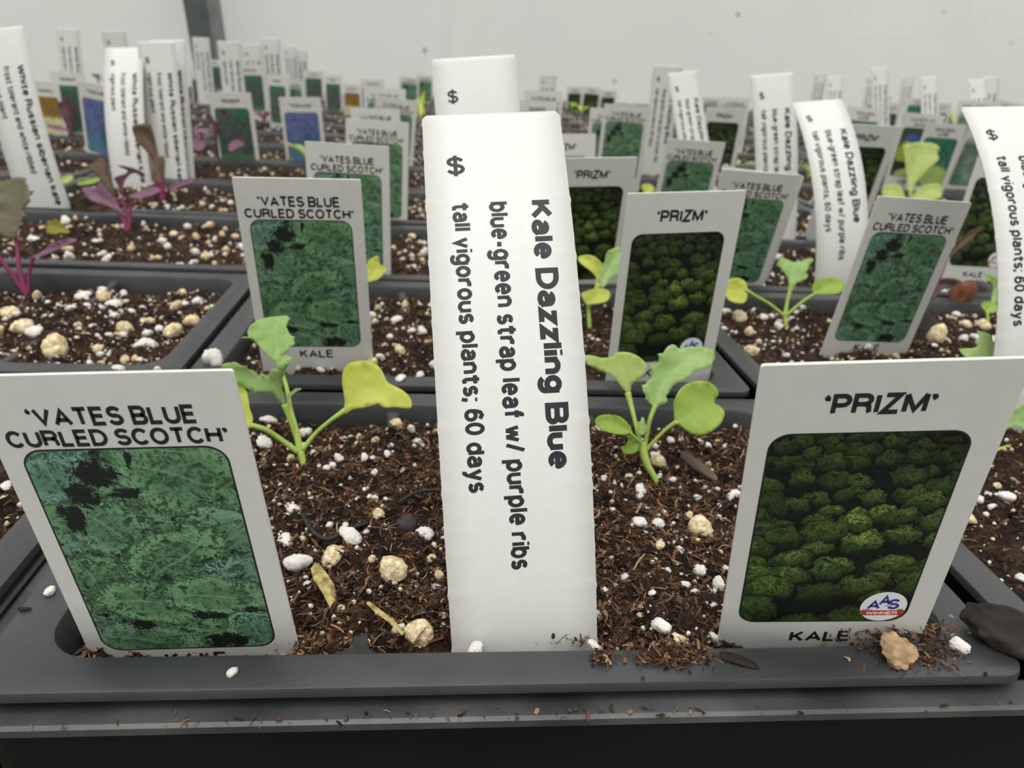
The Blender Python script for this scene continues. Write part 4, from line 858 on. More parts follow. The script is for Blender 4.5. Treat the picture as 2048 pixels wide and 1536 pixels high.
TL = {
'P1': ('large picture tag reading PRIZM nearest the camera at the lower right', 'picture tag', None),
'V1': ('large picture tag reading VATES BLUE CURLED SCOTCH nearest the camera at the lower left', 'picture tag', None),
'V2': ('VATES BLUE picture tag behind the nearest left seedling, left of the centre label', 'picture tag', None),
'V3': ('VATES BLUE picture tag third in the line receding left of the centre label', 'picture tag', None),
'V4': ('VATES BLUE picture tag fourth in the line receding left of the centre label', 'picture tag', None),
'V5': ('VATES BLUE picture tag peeking out just above the fourth in the left line', 'picture tag', None),
'V6': ('VATES BLUE tag with grey side edge, sixth in the line left of centre', 'picture tag', None),
'V6b': ('pale VATES BLUE tag top just above and left of the tilted sixth one', 'picture tag', None),
'B0': ('faraway blue-edged picture tag behind the line left of the centre label', 'picture tag', None),
'V6c': ('faraway green picture tag second left of the tall rear centre label', 'picture tag', None),
'V6d': ('faraway green picture tag touching the left edge of the tall rear centre label', 'picture tag', None),
'P2': ('PRIZM picture tag directly behind the nearest right seedling', 'picture tag', None),
'P3': ('PRIZM picture tag half hidden behind the right edge of the centre label', 'picture tag', None),
'P4': ('PRIZM tag top just above the half hidden one right of the centre label', 'picture tag', None),
'R5': ("white tag with dark red print just above the centre label's right shoulder", 'picture tag', None),
'V7z': ('green-edged tag behind the dark red printed one right of the centre label', 'picture tag', None),
'P5a': ('narrow far tag with dark green picture, left one of a pair right of centre', 'picture tag', None),
'P5b': ('wider far tag with dark green picture, right one of a pair right of centre', 'picture tag', None),
'P5c': ('far tag whose dark picture just clears the VATES tag behind the centre right', 'picture tag', None),
'V7': ('VATES BLUE tag fourth back in the line right of the centre label, nearly upright', 'picture tag', None),
'V8': ('VATES BLUE tag tucked behind the left edge of a nearly upright one', 'picture tag', None),
'V9': ('VATES BLUE tag directly above the PRIZM tag behind the nearest right seedling', 'picture tag', None),
'V10': ('VATES BLUE tag whose lower left is covered by the second PRIZM tag', 'picture tag', None),
'V10b': ('white tag edge showing just behind the tag covered by the second PRIZM tag', 'picture tag', None),
'V11': ('strongly slanted VATES BLUE tag standing behind the nearest PRIZM tag', 'picture tag', None),
'P6': ('PRIZM tag right of the strongly bent label, above the slanted tag', 'picture tag', None),
'LF': ('slanted cabbage tag with dark and blue picture behind the bright fan shaped leaf', 'picture tag', None),
'GA': ('slanted GOLDEN ACRE tag right of the bright fan shaped leaf', 'picture tag', None),
'WK': ('slanted cabbage tag with grey-green picture beside the big bent right label', 'picture tag', None),
'P7': ('PRIZM tag with its badge, half hidden by the big bent label at the right edge', 'picture tag', None),
'P8': ('PRIZM tag in the far middle right between two white labels', 'picture tag', None),
'V12': ('far tag top just above the PRIZM tag between two white labels', 'picture tag', None),
'V13': ('tiny far tag left of the one above the far PRIZM tag', 'picture tag', None),
'GA2': ('cream two-line tag just right of the top of the strongly bent label', 'picture tag', None),
'WK2': ('small far tag right under the tall white label with a grey label at its left', 'picture tag', None),
'LF2': ('far two-line tag with teal picture left of the slanted cabbage tags', 'picture tag', None),
'GA3': ('far small tag under the second bright label from the right pair', 'picture tag', None),
'LF3': ('far two-line tag with teal corner above the GOLDEN ACRE tag', 'picture tag', None),
'WK3': ('far tag top just above the left shoulder of the big bent right label', 'picture tag', None),
'GA4': ('leaning far tag at the right edge above the big bent label', 'picture tag', None),
'C1': ('brown and cream cauliflower picture tag beside the big slanted left label', 'picture tag', None),
'R1': ('picture tag with dark green and grey print behind a dark red seedling, far left', 'picture tag', None),
'B1': ('blue picture tag partly covered by the bright white label on the left', 'picture tag', None),
'R2': ('grey-green picture tag behind the Y shaped dark red seedling', 'picture tag', None),
'R3': ('far green picture tag just above the one behind the Y shaped seedling', 'picture tag', None),
'R3b': ('narrow far tag left of the tag behind the Y shaped seedling', 'picture tag', None),
'R4': ("tall green and grey picture tag right behind the Y shaped seedling's tag", 'picture tag', None),
'R4b': ('narrow grey-green tag just above and left of the blue tag in the left middle', 'picture tag', None),
'V14': ('tiny far green tag peeking above the blue tag in the left middle', 'picture tag', None),
'R6': ('far green-grey tag above the right corner of the blue tag', 'picture tag', None),
'R7': ('far green-grey tag at the right end of the left group of tags', 'picture tag', None),
'B2': ('blue picture tag standing clear in the left middle', 'picture tag', None),
'C2': ('small yellow picture tag alone in the far left middle', 'picture tag', None),
'L1': ('tall white label reading Kale Dazzling Blue in the centre foreground', 'plant label', None),
'L2': ('white label with a dollar sign rising behind the centre foreground label', 'plant label', None),
'L3': ('strongly bent white Dazzling Blue label right of centre, behind the thin seedling', 'plant label', None),
'L4': ('straight white Dazzling Blue label left of the strongly bent one', 'plant label', None),
'L5': ('big bent white label cut by the right edge of the picture', 'plant label', None),
'L6': ('left one of two crossing white labels right of centre, leaning right', 'plant label', None),
'L7': ('right one of two crossing white labels right of centre, leaning left', 'plant label', None),
'L8': ("small bright label far right, just right of the strongly bent label's top", 'plant label', None),
'L9': ('small grey shaded label far right, left of a bright one above the bent label', 'plant label', None),
'L10': ('tallest of the small bright labels in the far right', 'plant label', None),
'L11': ('small grey label touching the left of the tallest far right label', 'plant label', None),
'L12': ('small grey label standing alone between two bright far right labels', 'plant label', None),
'L13': ('small bright far label second to the right of the tallest one', 'plant label', None),
'L15': ('small bright far label above the left shoulder of the big bent label', 'plant label', None),
'L16': ('small bright far label above the middle of the big bent label', 'plant label', None),
'K1': ('large slanted White Russian label at the left edge', 'plant label', None),
'K2': ('bright white Russian kale label left, standing behind the purple seedlings', 'plant label', None),
'K3': ('slanted greyish Russian kale label right of the bright one', 'plant label', None),
'K4': ('slanted Russian kale label peeking out right of the greyish slanted one', 'plant label', None),
'K5': ('small cream label above the tags at the far left', 'plant label', None),
'K6': ('pale label with a dollar sign just above the bright left label', 'plant label', None),
'K7': ('small cream label in front of the steel post', 'plant label', None),
'K8': ('small cream label just right of the steel post', 'plant label', None),
'K9': ('small cream label second right of the steel post', 'plant label', None),
'K10': ('tallest small cream label, third right of the steel post', 'plant label', None),
'K11': ('small cream label fourth right of the steel post', 'plant label', None),
'K12': ('faint label fragment at the right end of the cream labels', 'plant label', None),
'L17': ('faint lone far label just right of the tall rear centre label', 'plant label', None)}
for kind, nm, (x, y, rx, ry, rz, L, k) in TAGS:
    lb, cat, grp = TL[nm]
    lab = kind in ('dazz', 'russ')
    t = empty('plant_label' if lab else 'picture_tag', (x, y, -4.0), (rx, ry, rz), label=lb, category=cat, group=grp)
    if lab:
        if abs(k) < .12: k, L2 = 0.0, 74.0
        else: L2 = L
        for pn, me in label_kind(kind, k, L2):
            obj(pn, me, t, (0, 0, (L-L2)))
    else:
        ps = tag_kind(kind); badge = None
        for p in ps:
            if isinstance(p, list):
                if y < 300:
                    for pn, me in p: obj(pn, me, badge)
            else:
                if y > 900 and p[0] == 'foot_lettering': continue
                o = obj(p[0], p[1], t, (0, 0, L))
                if p[0] == 'award_badge': badge = o

# ------------------------------------------------------------------ seedlings
def leafmat(name, col, vein, trans=.35, rough=.5, bl=None):
    m = bpy.data.materials.new(name); m.use_nodes = True; nt = m.node_tree; b = nt.nodes['Principled BSDF']
    tc = nt.nodes.new('ShaderNodeTexCoord'); n = nt.nodes.new('ShaderNodeTexNoise'); n.inputs['Scale'].default_value = 160; n.inputs['Detail'].default_value = 4
    nt.links.new(tc.outputs['Object'], n.inputs['Vector'])
    r = nt.nodes.new('ShaderNodeValToRGB'); r.color_ramp.elements[0].position = .35; r.color_ramp.elements[1].position = .7
    b2 = bl or [c*1.25 for c in col]
    r.color_ramp.elements[0].color = (*col, 1); r.color_ramp.elements[1].color = (*b2, 1); nt.links.new(n.outputs['Fac'], r.inputs[0])
    a = nt.nodes.new('ShaderNodeAttribute'); a.attribute_name = 'Col'; sp = nt.nodes.new('ShaderNodeSeparateColor'); nt.links.new(a.outputs['Color'], sp.inputs[0])
    mx = nt.nodes.new('ShaderNodeMix'); mx.data_type = 'RGBA'; nt.links.new(sp.outputs[0], mx.inputs[0]); nt.links.new(r.outputs[0], mx.inputs[6]); mx.inputs[7].default_value = (*vein, 1)
    nt.links.new(mx.outputs[2], b.inputs['Base Color']); b.inputs['Roughness'].default_value = rough; b.inputs['Specular IOR Level'].default_value = .35
    n2 = nt.nodes.new('ShaderNodeTexNoise'); n2.inputs['Scale'].default_value = 900; nt.links.new(tc.outputs['Object'], n2.inputs['Vector'])
    bp = nt.nodes.new('ShaderNodeBump'); bp.inputs['Strength'].default_value = .25; bp.inputs['Distance'].default_value = .2*S; nt.links.new(n2.outputs['Fac'], bp.inputs['Height']); nt.links.new(bp.outputs[0], b.inputs['Normal'])
    tr = nt.nodes.new('ShaderNodeBsdfTranslucent'); nt.links.new(mx.outputs[2], tr.inputs[0]); ms = nt.nodes.new('ShaderNodeMixShader'); ms.inputs[0].default_value = trans
    nt.links.new(b.outputs[0], ms.inputs[1]); nt.links.new(tr.outputs[0], ms.inputs[2]); nt.links.new(ms.outputs[0], nt.nodes['Material Output'].inputs[0])
    return m
LM = {'green': leafmat('leaf_green', (.36, .55, .17), (.56, .72, .34), bl=(.47, .65, .26)), 'mid': leafmat('leaf_mid_green', (.34, .50, .07), (.46, .60, .18), bl=(.42, .57, .11)),
      'pale': leafmat('leaf_pale', (.48, .60, .16), (.60, .70, .28), bl=(.56, .66, .24)), 'yellow': leafmat('leaf_yellow', (.55, .63, .09), (.62, .68, .18), bl=(.72, .72, .15)),
      'redgreen': leafmat('leaf_red_green', (.17, .17, .09), (.24, .12, .14), bl=(.20, .21, .12)), 'purple': leafmat('leaf_purple', (.24, .11, .17), (.32, .15, .23), bl=(.33, .18, .25)),
      'olive': leafmat('leaf_olive', (.26, .26, .03), (.36, .34, .08)), 'brown': leafmat('leaf_brown', (.13, .085, .045), (.20, .07, .09), bl=(.17, .13, .06)),
      'maroon': leafmat('leaf_maroon', (.075, .022, .035), (.14, .04, .07)), 'dusk': leafmat('leaf_dusky', (.12, .085, .09), (.18, .13, .14))}
SM = {'g': leafmat('stem_green', (.42, .56, .12), (.5, .6, .2), .2), 'p': leafmat('stem_purple', (.22, .03, .095), (.3, .1, .15), .2), 'm': leafmat('stem_maroon', (.08, .015, .03), (.1, .03, .05), .1)}
def cat_rom(P, n, closed):
    P = np.array(P, float); N = len(P); out = []
    rngk = range(N if closed else N-1)
    for i in rngk:
        p0, p1, p2, p3 = (P[(i-1) % N], P[i], P[(i+1) % N], P[(i+2) % N]) if closed else (P[max(i-1, 0)], P[i], P[i+1], P[min(i+2, N-1)])
        for k in range(n):
            t = k/n; out.append(.5*((2*p1)+(-p0+p2)*t+(2*p0-5*p1+4*p2-p3)*t*t+(-p0+3*p1-3*p2+p3)*t**3))
    if not closed: out.append(P[-1])
    return np.array(out)
def seg_d(P, A):
    best = np.full(len(P), 1e9); along = np.zeros(len(P)); tot = 0; side = np.zeros(len(P))
    for a, b_ in zip(A[:-1], A[1:]):
        d = b_-a; L = np.hypot(*d)+1e-9; t = np.clip(((P-a)@d)/L**2, 0, 1); c = a+t[:, None]*d; dist = np.hypot(*(P-c).T)
        k = dist < best; best[k] = dist[k]; along[k] = tot+t[k]*L; cr = d[0]*(P-a)[:, 1]-d[1]*(P-a)[:, 0]; side[k] = np.sign(cr[k]); tot += L
    return best, along/tot, side, tot
def V3(p, d):   # leaf sheet coordinates -> plant space: sheets lean like the seedlings face, d further back
    return np.asarray(VR)*p[0]-np.asarray(VD)*p[1]+np.asarray(_f)*d
def leaf_mesh(L_):
    kind, d0, tx, ty, curl, jag, out, mid = L_
    O = cat_rom(out, 3, True) if not jag else cat_rom(out, 2, True)
    if jag:
        rr = np.random.default_rng(len(out)); size = np.ptp(O, axis=0).max(); O = O+rr.normal(0, size*.006, O.shape)
    size = np.ptp(O, axis=0).max(); st = size/17
    gx, gy = np.meshgrid(np.arange(O[:, 0].min(), O[:, 0].max(), st), np.arange(O[:, 1].min(), O[:, 1].max(), st))
    G = np.stack([gx.ravel()+.2*st*np.sin(gy.ravel()*9), gy.ravel()], 1)
    MID = cat_rom(mid, 4, False)
    inside = np.zeros(len(G), bool); x, y = G.T; j = len(O)-1
    for i in range(len(O)):
        c = ((O[i, 1] > y) != (O[j, 1] > y)) & (x < (O[j, 0]-O[i, 0])*(y-O[i, 1])/(O[j, 1]-O[i, 1]+1e-12)+O[i, 0]); inside ^= c; j = i
    dd = np.min(np.hypot(G[:, None, 0]-O[None, :, 0], G[:, None, 1]-O[None, :, 1]), 1)
    G = G[inside & (dd > st*.5)]
    n = len(O); pts = [Vector(p) for p in O]+[Vector(p) for p in G]
    r = delaunay_2d_cdt(pts, [], [list(range(n))], 1, 1e-5)
    P = np.array([p[:] for p in r[0]]); F = [tuple(f_) for f_ in r[2]]
    d, al, side, tot = seg_d(P, MID)
    wid = max(np.percentile(d, 92), 1e-3); q = d/wid
    vein = np.exp(-(d/(.022*size+.05))**2)*(1-.5*al)
    sv = np.exp(-((((al*5.2-q*.9*.8) % 1)-.5)/.07)**2)*.45*(q < .95)*(q > .05)
    c0 = MID.mean(0)
    dep = curl*size*.45*(q**1.6-.35)*(-1)+tx*(P[:, 0]-c0[0])+ty*(P[:, 1]-c0[1])*(1)
    dep = dep+.02*size*vein-.012*size*sv+.035*size*(vn(P[:, 0]/size*7+9, P[:, 1]/size*7+9, 4)-.5)*2*np.clip(q, 0, 1)
    if jag: dep = dep+.045*size*np.sin(al*27+side)*np.clip(q-.55, 0, 1)
    # keep the leaf base at its stalk
    dep = dep-dep[np.argmin(np.hypot(*(P-MID[0]).T))]
    V = np.array([V3(p, d0+e) for p, e in zip(P, dep)]); th = np.asarray(_f)*(.10+.004*size)
    m = len(V); VV = np.concatenate([V, V+th]); FF = F+[tuple(i+m for i in f_[::-1]) for f_ in F]
    cnt = {}
    for f_ in F:
        for a, b_ in zip(f_, f_[1:]+f_[:1]): cnt[(a, b_)] = 1
    for (a, b_) in list(cnt):
        if (b_, a) not in cnt: FF.append((b_, a, a+m, b_+m))
    col = np.zeros((2*m, 3)); col[:m, 0] = col[m:, 0] = np.clip(vein*.8+sv*.5, 0, 1)
    return mesh('leaf', VV, FF, LM[kind], True, cols=col)
def tube(name, P, Rr, m, seg=8, close=True):
    P = cat_rom([list(p)+[r_] for p, r_ in zip(P, Rr)], 5, False); V = []; F = []
    for i, p in enumerate(P):
        t = P[min(i+1, len(P)-1), :3]-P[max(i-1, 0), :3]; t = Vector(t).normalized(); u = t.cross(Vector((.1, 1, .2))).normalized(); w = t.cross(u)
        for k in range(seg):
            a = 2*math.pi*k/seg; V.append(tuple(Vector(p[:3])+(u*math.cos(a)+w*math.sin(a))*p[3]))
    for i in range(len(P)-1):
        for k in range(seg): a = i*seg+k; b_ = i*seg+(k+1) % seg; F.append((a, b_, b_+seg, a+seg))
    F += [tuple(range(seg))[::-1], tuple(range(len(V)-seg, len(V)))]
    return mesh(name, V, F, m, True, cols=np.zeros((len(V), 3)))
PLANTS = [
{"name":"S1","pos":[32.22,58.25,-5.0],"leaves":[["green",2,0.0,0.15,0.15,1,[[-6.03,21.17],[-6.82,21.91],[-8.06,22.78],[-9.05,24.15],[-10.29,25.39],[-11.41,26.13],[-12.77,26.33],[-11.73,26.55],[-11.83,27.49],[-11.53,28.36],[-10.67,29.48],[-9.3,30.22],[-7.81,30.47],[-6.32,30.59],[-4.96,30.67],[-4.39,30.35],[-4.12,30.22],[-4.59,29.48],[-4.71,28.61],[-4.34,27.62],[-3.72,26.75],[-2.9,26.55],[-3.22,25.88],[-2.85,25.19],[-3.72,24.77],[-4.09,23.9],[-4.84,23.4],[-5.58,22.91],[-5.88,21.91]],[[-6.03,21.17],[-6.32,23.65],[-6.65,26.13],[-6.77,28.61],[-6.57,30.35]]],["green",0,0,0.2,0.2,1,[[-5.59,20.39],[-5.72,21.12],[-5.72,22.22],[-5.23,22.83],[-4.49,22.91],[-3.64,22.83],[-2.93,22.34],[-3.27,21.9],[-3.76,21.9],[-4.13,21.24],[-4.37,20.39],[-4.98,20.26]],[[-5.35,20.39],[-4.98,21.61],[-4.49,22.47]]],["green",-2,0,-0.5,0.3,1,[[-3.9,13.59],[-4.74,14.92],[-5.59,15.88],[-6.79,16.24],[-8.24,15.81],[-8.6,16.2],[-8.12,16.61],[-8.97,16.24],[-9.81,16.73],[-10.78,17.33],[-12.15,17.98],[-12.71,18.9],[-13.31,19.86],[-13.91,20.64],[-13.19,21.26],[-11.98,21.55],[-10.78,21.48],[-10.05,20.88],[-9.33,20.71],[-8.85,20.11],[-8.12,19.98],[-7.52,18.9],[-6.99,19.5],[-6.31,19.14],[-5.47,19.26],[-4.86,19.98],[-4.14,20.35],[-3.42,20.23],[-3.18,20.83],[-2.21,21.19],[-1.25,21.5],[-0.79,21.07],[-1.61,20.59],[-2.33,19.98],[-2.69,19.14],[-3.18,18.42],[-3.37,16.73],[-3.3,14.8],[-3.54,13.59]],[[-3.71,13.59],[-4.38,16.24],[-5.35,17.69],[-8.73,19.14],[-12.1,20.35]]],["green",-1,0,0,0.1,1,[[-3.52,14.53],[-3.27,15.63],[-2.49,16.43],[-1.77,16.84],[-0.75,16.67],[-1.52,16.31],[-2.25,15.87],[-2.98,15.02]],[[-3.47,14.66],[-2.49,16.11],[-1.04,16.62]]],["yellow",-1,-0.1,0.3,0.25,0,[[7.03,12.59],[7.18,14.05],[6.86,15.99],[6.57,17.69],[6.57,19.15],[6.86,20.37],[7.71,21.34],[8.93,21.87],[10.38,22.02],[11.84,21.82],[13.06,21.22],[14.03,20.12],[14.64,18.91],[15.24,17.89],[16.7,17.16],[18.16,16.48],[19.37,15.51],[20.1,14.29],[20.03,13.27],[18.89,13.1],[17.19,13.32],[15.24,13.2],[14.27,13.51],[13.66,14.05],[12.81,13.68],[11.35,13.27],[9.65,13.03],[8.44,12.71],[7.59,12.06]],[[7.1,12.59],[8.68,14.53],[11.11,16.72],[13.54,16.48]]],["yellow",-5,0.1,0.2,0.2,0,[[-9.03,9.54],[-8.56,11.31],[-9.15,12.97],[-9.39,14.38],[-9.86,16.04],[-10.69,17.45],[-11.75,18.04],[-13.17,16.75],[-13.17,13.91],[-11.75,11.55],[-10.33,10.01]],[[-9.15,9.78],[-10.57,12.73],[-11.51,15.33]]]],"stems":[["g",[[0.03,-0.9,0],[-0.82,3.01,0],[-1.31,4.97,0]],[0.73,0.64,0.73]],["g",[[-1.31,4.73,0],[-2.17,8.89,0],[-3.43,12.52,1],[-4.05,16.22,1],[-5.33,19.68,2],[-6.13,21.66,2]],[0.69,0.59,0.49,0.42,0.37,0.29]],["g",[[-2.05,7.42,0],[-2.98,10.89,-1],[-3.78,13.83,-2]],[0.49,0.44,0.59]],["g",[[-1.68,4.73,0],[-5.11,7.8,-2],[-6.88,9.36,-4],[-9.03,10.13,-5]],[0.59,0.49,0.49,0.49]],["g",[[-0.94,5.22,0],[1.62,8.4,0],[5.04,11.13,-1],[7.35,12.71,-1]],[0.49,0.42,0.42,0.59]]]},
{"name":"S2","pos":[97.71,55.37,-5.0],"leaves":[["pale",2,0.1,0.1,0.2,0,[[-4.21,17.82],[-5.3,18.83],[-6.36,20.23],[-7.38,21.24],[-8.65,22.0],[-10.17,22.64],[-11.69,23.27],[-13.21,24.03],[-13.97,24.74],[-13.21,25.4],[-11.44,25.43],[-9.91,25.05],[-8.65,25.05],[-7.38,25.3],[-6.87,25.93],[-5.85,26.19],[-4.08,26.06],[-2.56,25.43],[-1.29,24.41],[-0.66,23.27],[-0.78,22.26],[-1.54,21.24],[-2.81,20.48],[-3.7,19.72],[-3.95,17.82]],[[-4.13,17.94],[-4.84,20.73],[-5.35,23.02],[-6.36,24.54]]],["green",-1,-0.2,0.25,0.25,1,[[0.24,15.25],[-0.68,16.24],[-1.55,16.99],[-1.43,17.61],[-2.18,18.36],[-2.0,18.98],[-2.3,19.72],[-1.43,19.85],[-1.18,20.59],[-0.26,20.84],[-0.44,21.96],[-0.31,22.95],[-0.61,23.7],[0.68,23.65],[1.18,24.45],[0.88,25.74],[1.93,25.81],[2.42,26.68],[3.42,27.43],[4.41,27.3],[5.16,26.68],[6.65,26.98],[8.39,27.06],[9.88,26.93],[11.37,26.31],[11.67,25.19],[11.12,23.95],[10.13,23.08],[8.39,22.58],[7.15,21.96],[6.65,21.34],[4.91,20.22],[3.42,19.23],[2.67,17.98],[2.3,17.49],[2.62,16.74],[1.93,15.94],[1.18,15.94],[0.63,15.25]],[[0.38,15.25],[1.93,19.72],[4.41,22.71],[7.39,25.19],[9.88,25.94]]],["mid",-3,-0.1,0.15,0.2,0,[[3.74,12.61],[3.54,13.72],[3.49,14.82],[3.37,16.29],[3.74,17.52],[4.47,18.74],[5.7,19.85],[7.17,20.41],[8.89,20.53],[10.36,20.09],[11.34,19.23],[11.78,18.25],[11.59,17.52],[11.1,17.03],[11.05,16.29],[11.83,15.8],[12.64,14.94],[12.52,13.84],[11.71,12.49],[10.36,11.39],[8.89,10.53],[7.66,10.36],[6.44,10.65],[5.46,11.39],[4.47,12.17]],[[3.94,12.66],[6.93,14.82],[9.62,16.54]]],["mid",-3,0,0.3,0.2,0,[[-4.65,10.6],[-6.07,10.33],[-7.79,10.53],[-9.5,11.02],[-10.85,11.88],[-11.44,12.86],[-10.85,13.72],[-9.75,14.09],[-8.28,14.13],[-6.8,13.84],[-5.58,12.98],[-4.72,11.88],[-4.35,10.85]],[[-4.55,10.7],[-7.05,12.12],[-9.75,12.86]]],["mid",-1,0,0,0.1,0,[[-2.67,9.03],[-3.0,7.29],[-3.79,6.67],[-5.03,6.52],[-5.78,6.85],[-6.23,7.91],[-5.41,8.16],[-4.91,9.03],[-4.98,10.03],[-4.04,10.03],[-3.29,9.53]],[[-2.92,8.78],[-4.04,8.04],[-5.28,7.29]]],["green",-2,0,0,0.1,1,[[-2.71,10.34],[-3.16,11.58],[-3.33,12.81],[-2.71,12.69],[-2.47,13.5],[-1.97,13.5],[-1.83,12.69],[-1.43,11.58],[-1.85,10.47]],[[-2.34,10.47],[-2.34,13.3]]]],"stems":[["g",[[1.12,0.45,0],[0.12,2.45,0],[-0.88,4.2,0],[-1.63,6.46,0],[-1.88,8.71,0]],[0.5,0.6,0.68,0.8,0.75]],["g",[[-2.13,8.21,0],[-2.88,10.71,0],[-3.73,14.93,1],[-4.46,18.2,2]],[0.5,0.4,0.45,0.65]],["g",[[-1.63,7.21,0],[-1.26,9.21,0],[-0.68,13.01,-1],[0.43,15.99,-1]],[0.45,0.45,0.43,0.5]],["g",[[-1.13,7.21,0],[-0.06,8.78,-1],[2.22,11.33,-2],[4.11,12.86,-3]],[0.45,0.35,0.35,0.5]],["g",[[-2.13,8.46,0],[-3.46,9.6,-2],[-4.72,10.77,-3]],[0.3,0.28,0.25]]]},
{"name":"S3","pos":[165.11,151.45,-5.0],"leaves":[["green",0,0,0.2,0.2,1,[[0.55,14.42],[0.16,16.39],[-0.69,17.8],[-1.53,19.2],[-2.38,20.33],[-3.5,20.89],[-2.38,22.58],[-0.97,23.26],[0.44,22.58],[2.41,22.02],[4.38,22.02],[6.35,22.86],[7.76,22.86],[8.21,22.02],[6.91,20.89],[6.63,19.77],[5.51,18.36],[6.35,17.51],[4.94,15.83],[2.97,15.26],[2.13,14.14],[1.28,13.01]],[[0.89,14.14],[1.57,18.64],[2.13,21.74]]],["mid",-2,0,0.4,0.2,0,[[7.82,11.2],[6.7,12.77],[7.65,15.0],[9.77,16.28],[13.12,16.79],[15.91,16.12],[17.31,15.0],[16.47,12.77],[14.24,11.37],[10.89,11.2]],[[7.98,11.65],[12.0,13.88],[15.91,14.44]]],["yellow",-3,0,0.2,0.2,0,[[-13.71,11.81],[-13.98,14.87],[-16.21,16.26],[-18.99,15.98],[-20.38,14.31],[-20.66,11.53],[-19.82,9.31],[-17.32,8.2],[-15.1,8.47],[-13.98,9.86]],[[-13.87,12.09],[-16.21,12.64],[-19.27,12.64]]]],"stems":[["g",[[0.16,-1.06,0],[-0.69,2.31,0],[-0.97,5.69,0]],[0.73,0.62,0.68]],["g",[[-0.97,4.85,0],[-0.12,9.63,0],[0.72,13.01,0],[1.12,15.26,0]],[0.68,0.62,0.68,0.9]],["g",[[-0.69,4.85,0],[4.0,8.96,-1],[8.37,11.93,-2]],[0.51,0.45,0.56]],["g",[[-1.25,4.85,0],[-6.09,8.4,-1],[-10.33,10.53,-2],[-14.26,12.64,-3]],[0.51,0.45,0.45,0.56]]]},
{"name":"S9","pos":[101.52,148.58,-5.0],"leaves":[["yellow",2,0,0.2,0.2,0,[[2.75,15.58],[0.63,17.69],[-1.48,19.28],[-3.06,20.86],[-3.33,22.34],[-1.48,22.97],[1.16,22.71],[3.27,20.86],[4.33,18.75],[3.8,15.58]],[[3.01,15.85],[0.63,20.33],[-2.01,22.18]]],["green",0,0,0.2,0.2,1,[[2.78,12.69],[2.78,15.83],[3.57,17.93],[4.62,20.02],[4.88,22.9],[6.19,24.21],[8.8,25.25],[11.95,25.78],[9.85,21.07],[8.8,16.88],[6.19,15.31],[4.62,12.95]],[[3.31,12.95],[6.19,18.97],[9.33,23.68]]],["yellow",-2,0,0.4,0.2,0,[[-1.34,7.25],[-2.89,9.84],[-2.37,10.88],[0.74,11.92],[3.34,12.28],[5.67,11.4],[6.03,9.84],[4.89,8.29],[2.3,7.4],[0.22,7.25]],[[-0.56,7.51],[2.3,9.84],[5.15,10.1]]]],"stems":[["g",[[-0.1,0.12,0],[-0.36,4.31,0],[-0.2,7.98,0],[2.78,13.74,0]],[0.63,0.58,0.52,0.73]],["g",[[-0.2,6.41,0],[1.69,11.76,1],[2.75,16.11,2]],[0.42,0.42,0.63]]]},
{"name":"S10","pos":[185.92,65.77,-5.0],"leaves":[["green",6,0,0.2,0.2,1,[[-6.77,19.69],[-11.96,21.68],[-15.15,24.79],[-14.35,25.27],[-11.96,25.39],[-10.36,25.67],[-9.57,26.39],[-10.68,26.87],[-9.17,27.87],[-9.57,29.26],[-7.97,29.14],[-6.37,28.06],[-6.1,26.47],[-5.18,24.67],[-1.99,24.87],[0.01,24.08],[-1.19,21.68],[-4.38,19.69]],[[-5.98,20.09],[-7.97,24.87],[-8.77,28.46]]],["green",0,0,0.1,0.2,1,[[-1.28,7.29],[-3.98,7.67],[-5.9,8.44],[-7.44,7.67],[-8.79,7.48],[-8.21,9.41],[-7.44,10.75],[-7.06,12.29],[-5.13,12.68],[-2.82,13.45],[-0.51,12.29],[0.26,9.21]],[[-1.28,7.67],[-5.13,9.21],[-7.83,8.44]]]],"stems":[["g",[[0.26,-0.02,0],[-1.28,3.06,0],[-3.98,4.59,0],[-13.15,3.13,-3]],[0.54,0.54,0.46,0.38]],["g",[[-1.28,3.06,0],[-3.04,10.28,2],[-6.45,16.11,4],[-6.37,20.88,6]],[0.5,0.46,0.46,0.54]]]},
{"name":"S12","pos":[341.49,383.95,-5.0],"leaves":[["pale",0,0,0.1,0.2,1,[[-2.06,12.8],[-3.0,21.12],[-4.14,28.91],[-4.77,36.7],[-5.7,39.82],[-3.62,41.9],[0.53,42.94],[6.25,43.56],[11.96,42.94],[15.6,41.38],[17.26,39.3],[16.12,36.7],[16.74,33.59],[14.04,30.47],[9.89,26.31],[5.21,21.12],[2.61,17.48],[0.53,12.8]],[[-1.03,13.32],[1.05,26.31],[5.21,37.74]]],["pale",-2,0,0.3,0.2,0,[[-5.68,6.61],[-18.1,7.13],[-19.65,10.23],[-18.61,14.37],[-16.03,16.86],[-10.85,17.48],[-6.72,15.41],[-5.68,11.27]],[[-5.94,7.13],[-11.89,12.3]]],["pale",-2,0,0.3,0.2,0,[[-0.51,6.61],[0.53,11.27],[5.18,15.41],[10.36,17.48],[15.53,17.06],[16.82,12.82],[14.5,7.65]],[[0.01,7.13],[10.36,13.34]]]],"stems":[["g",[[0.01,0.33,0],[-0.77,7.61,0],[-1.03,14.36,0]],[1.14,1.04,1.45]]]},
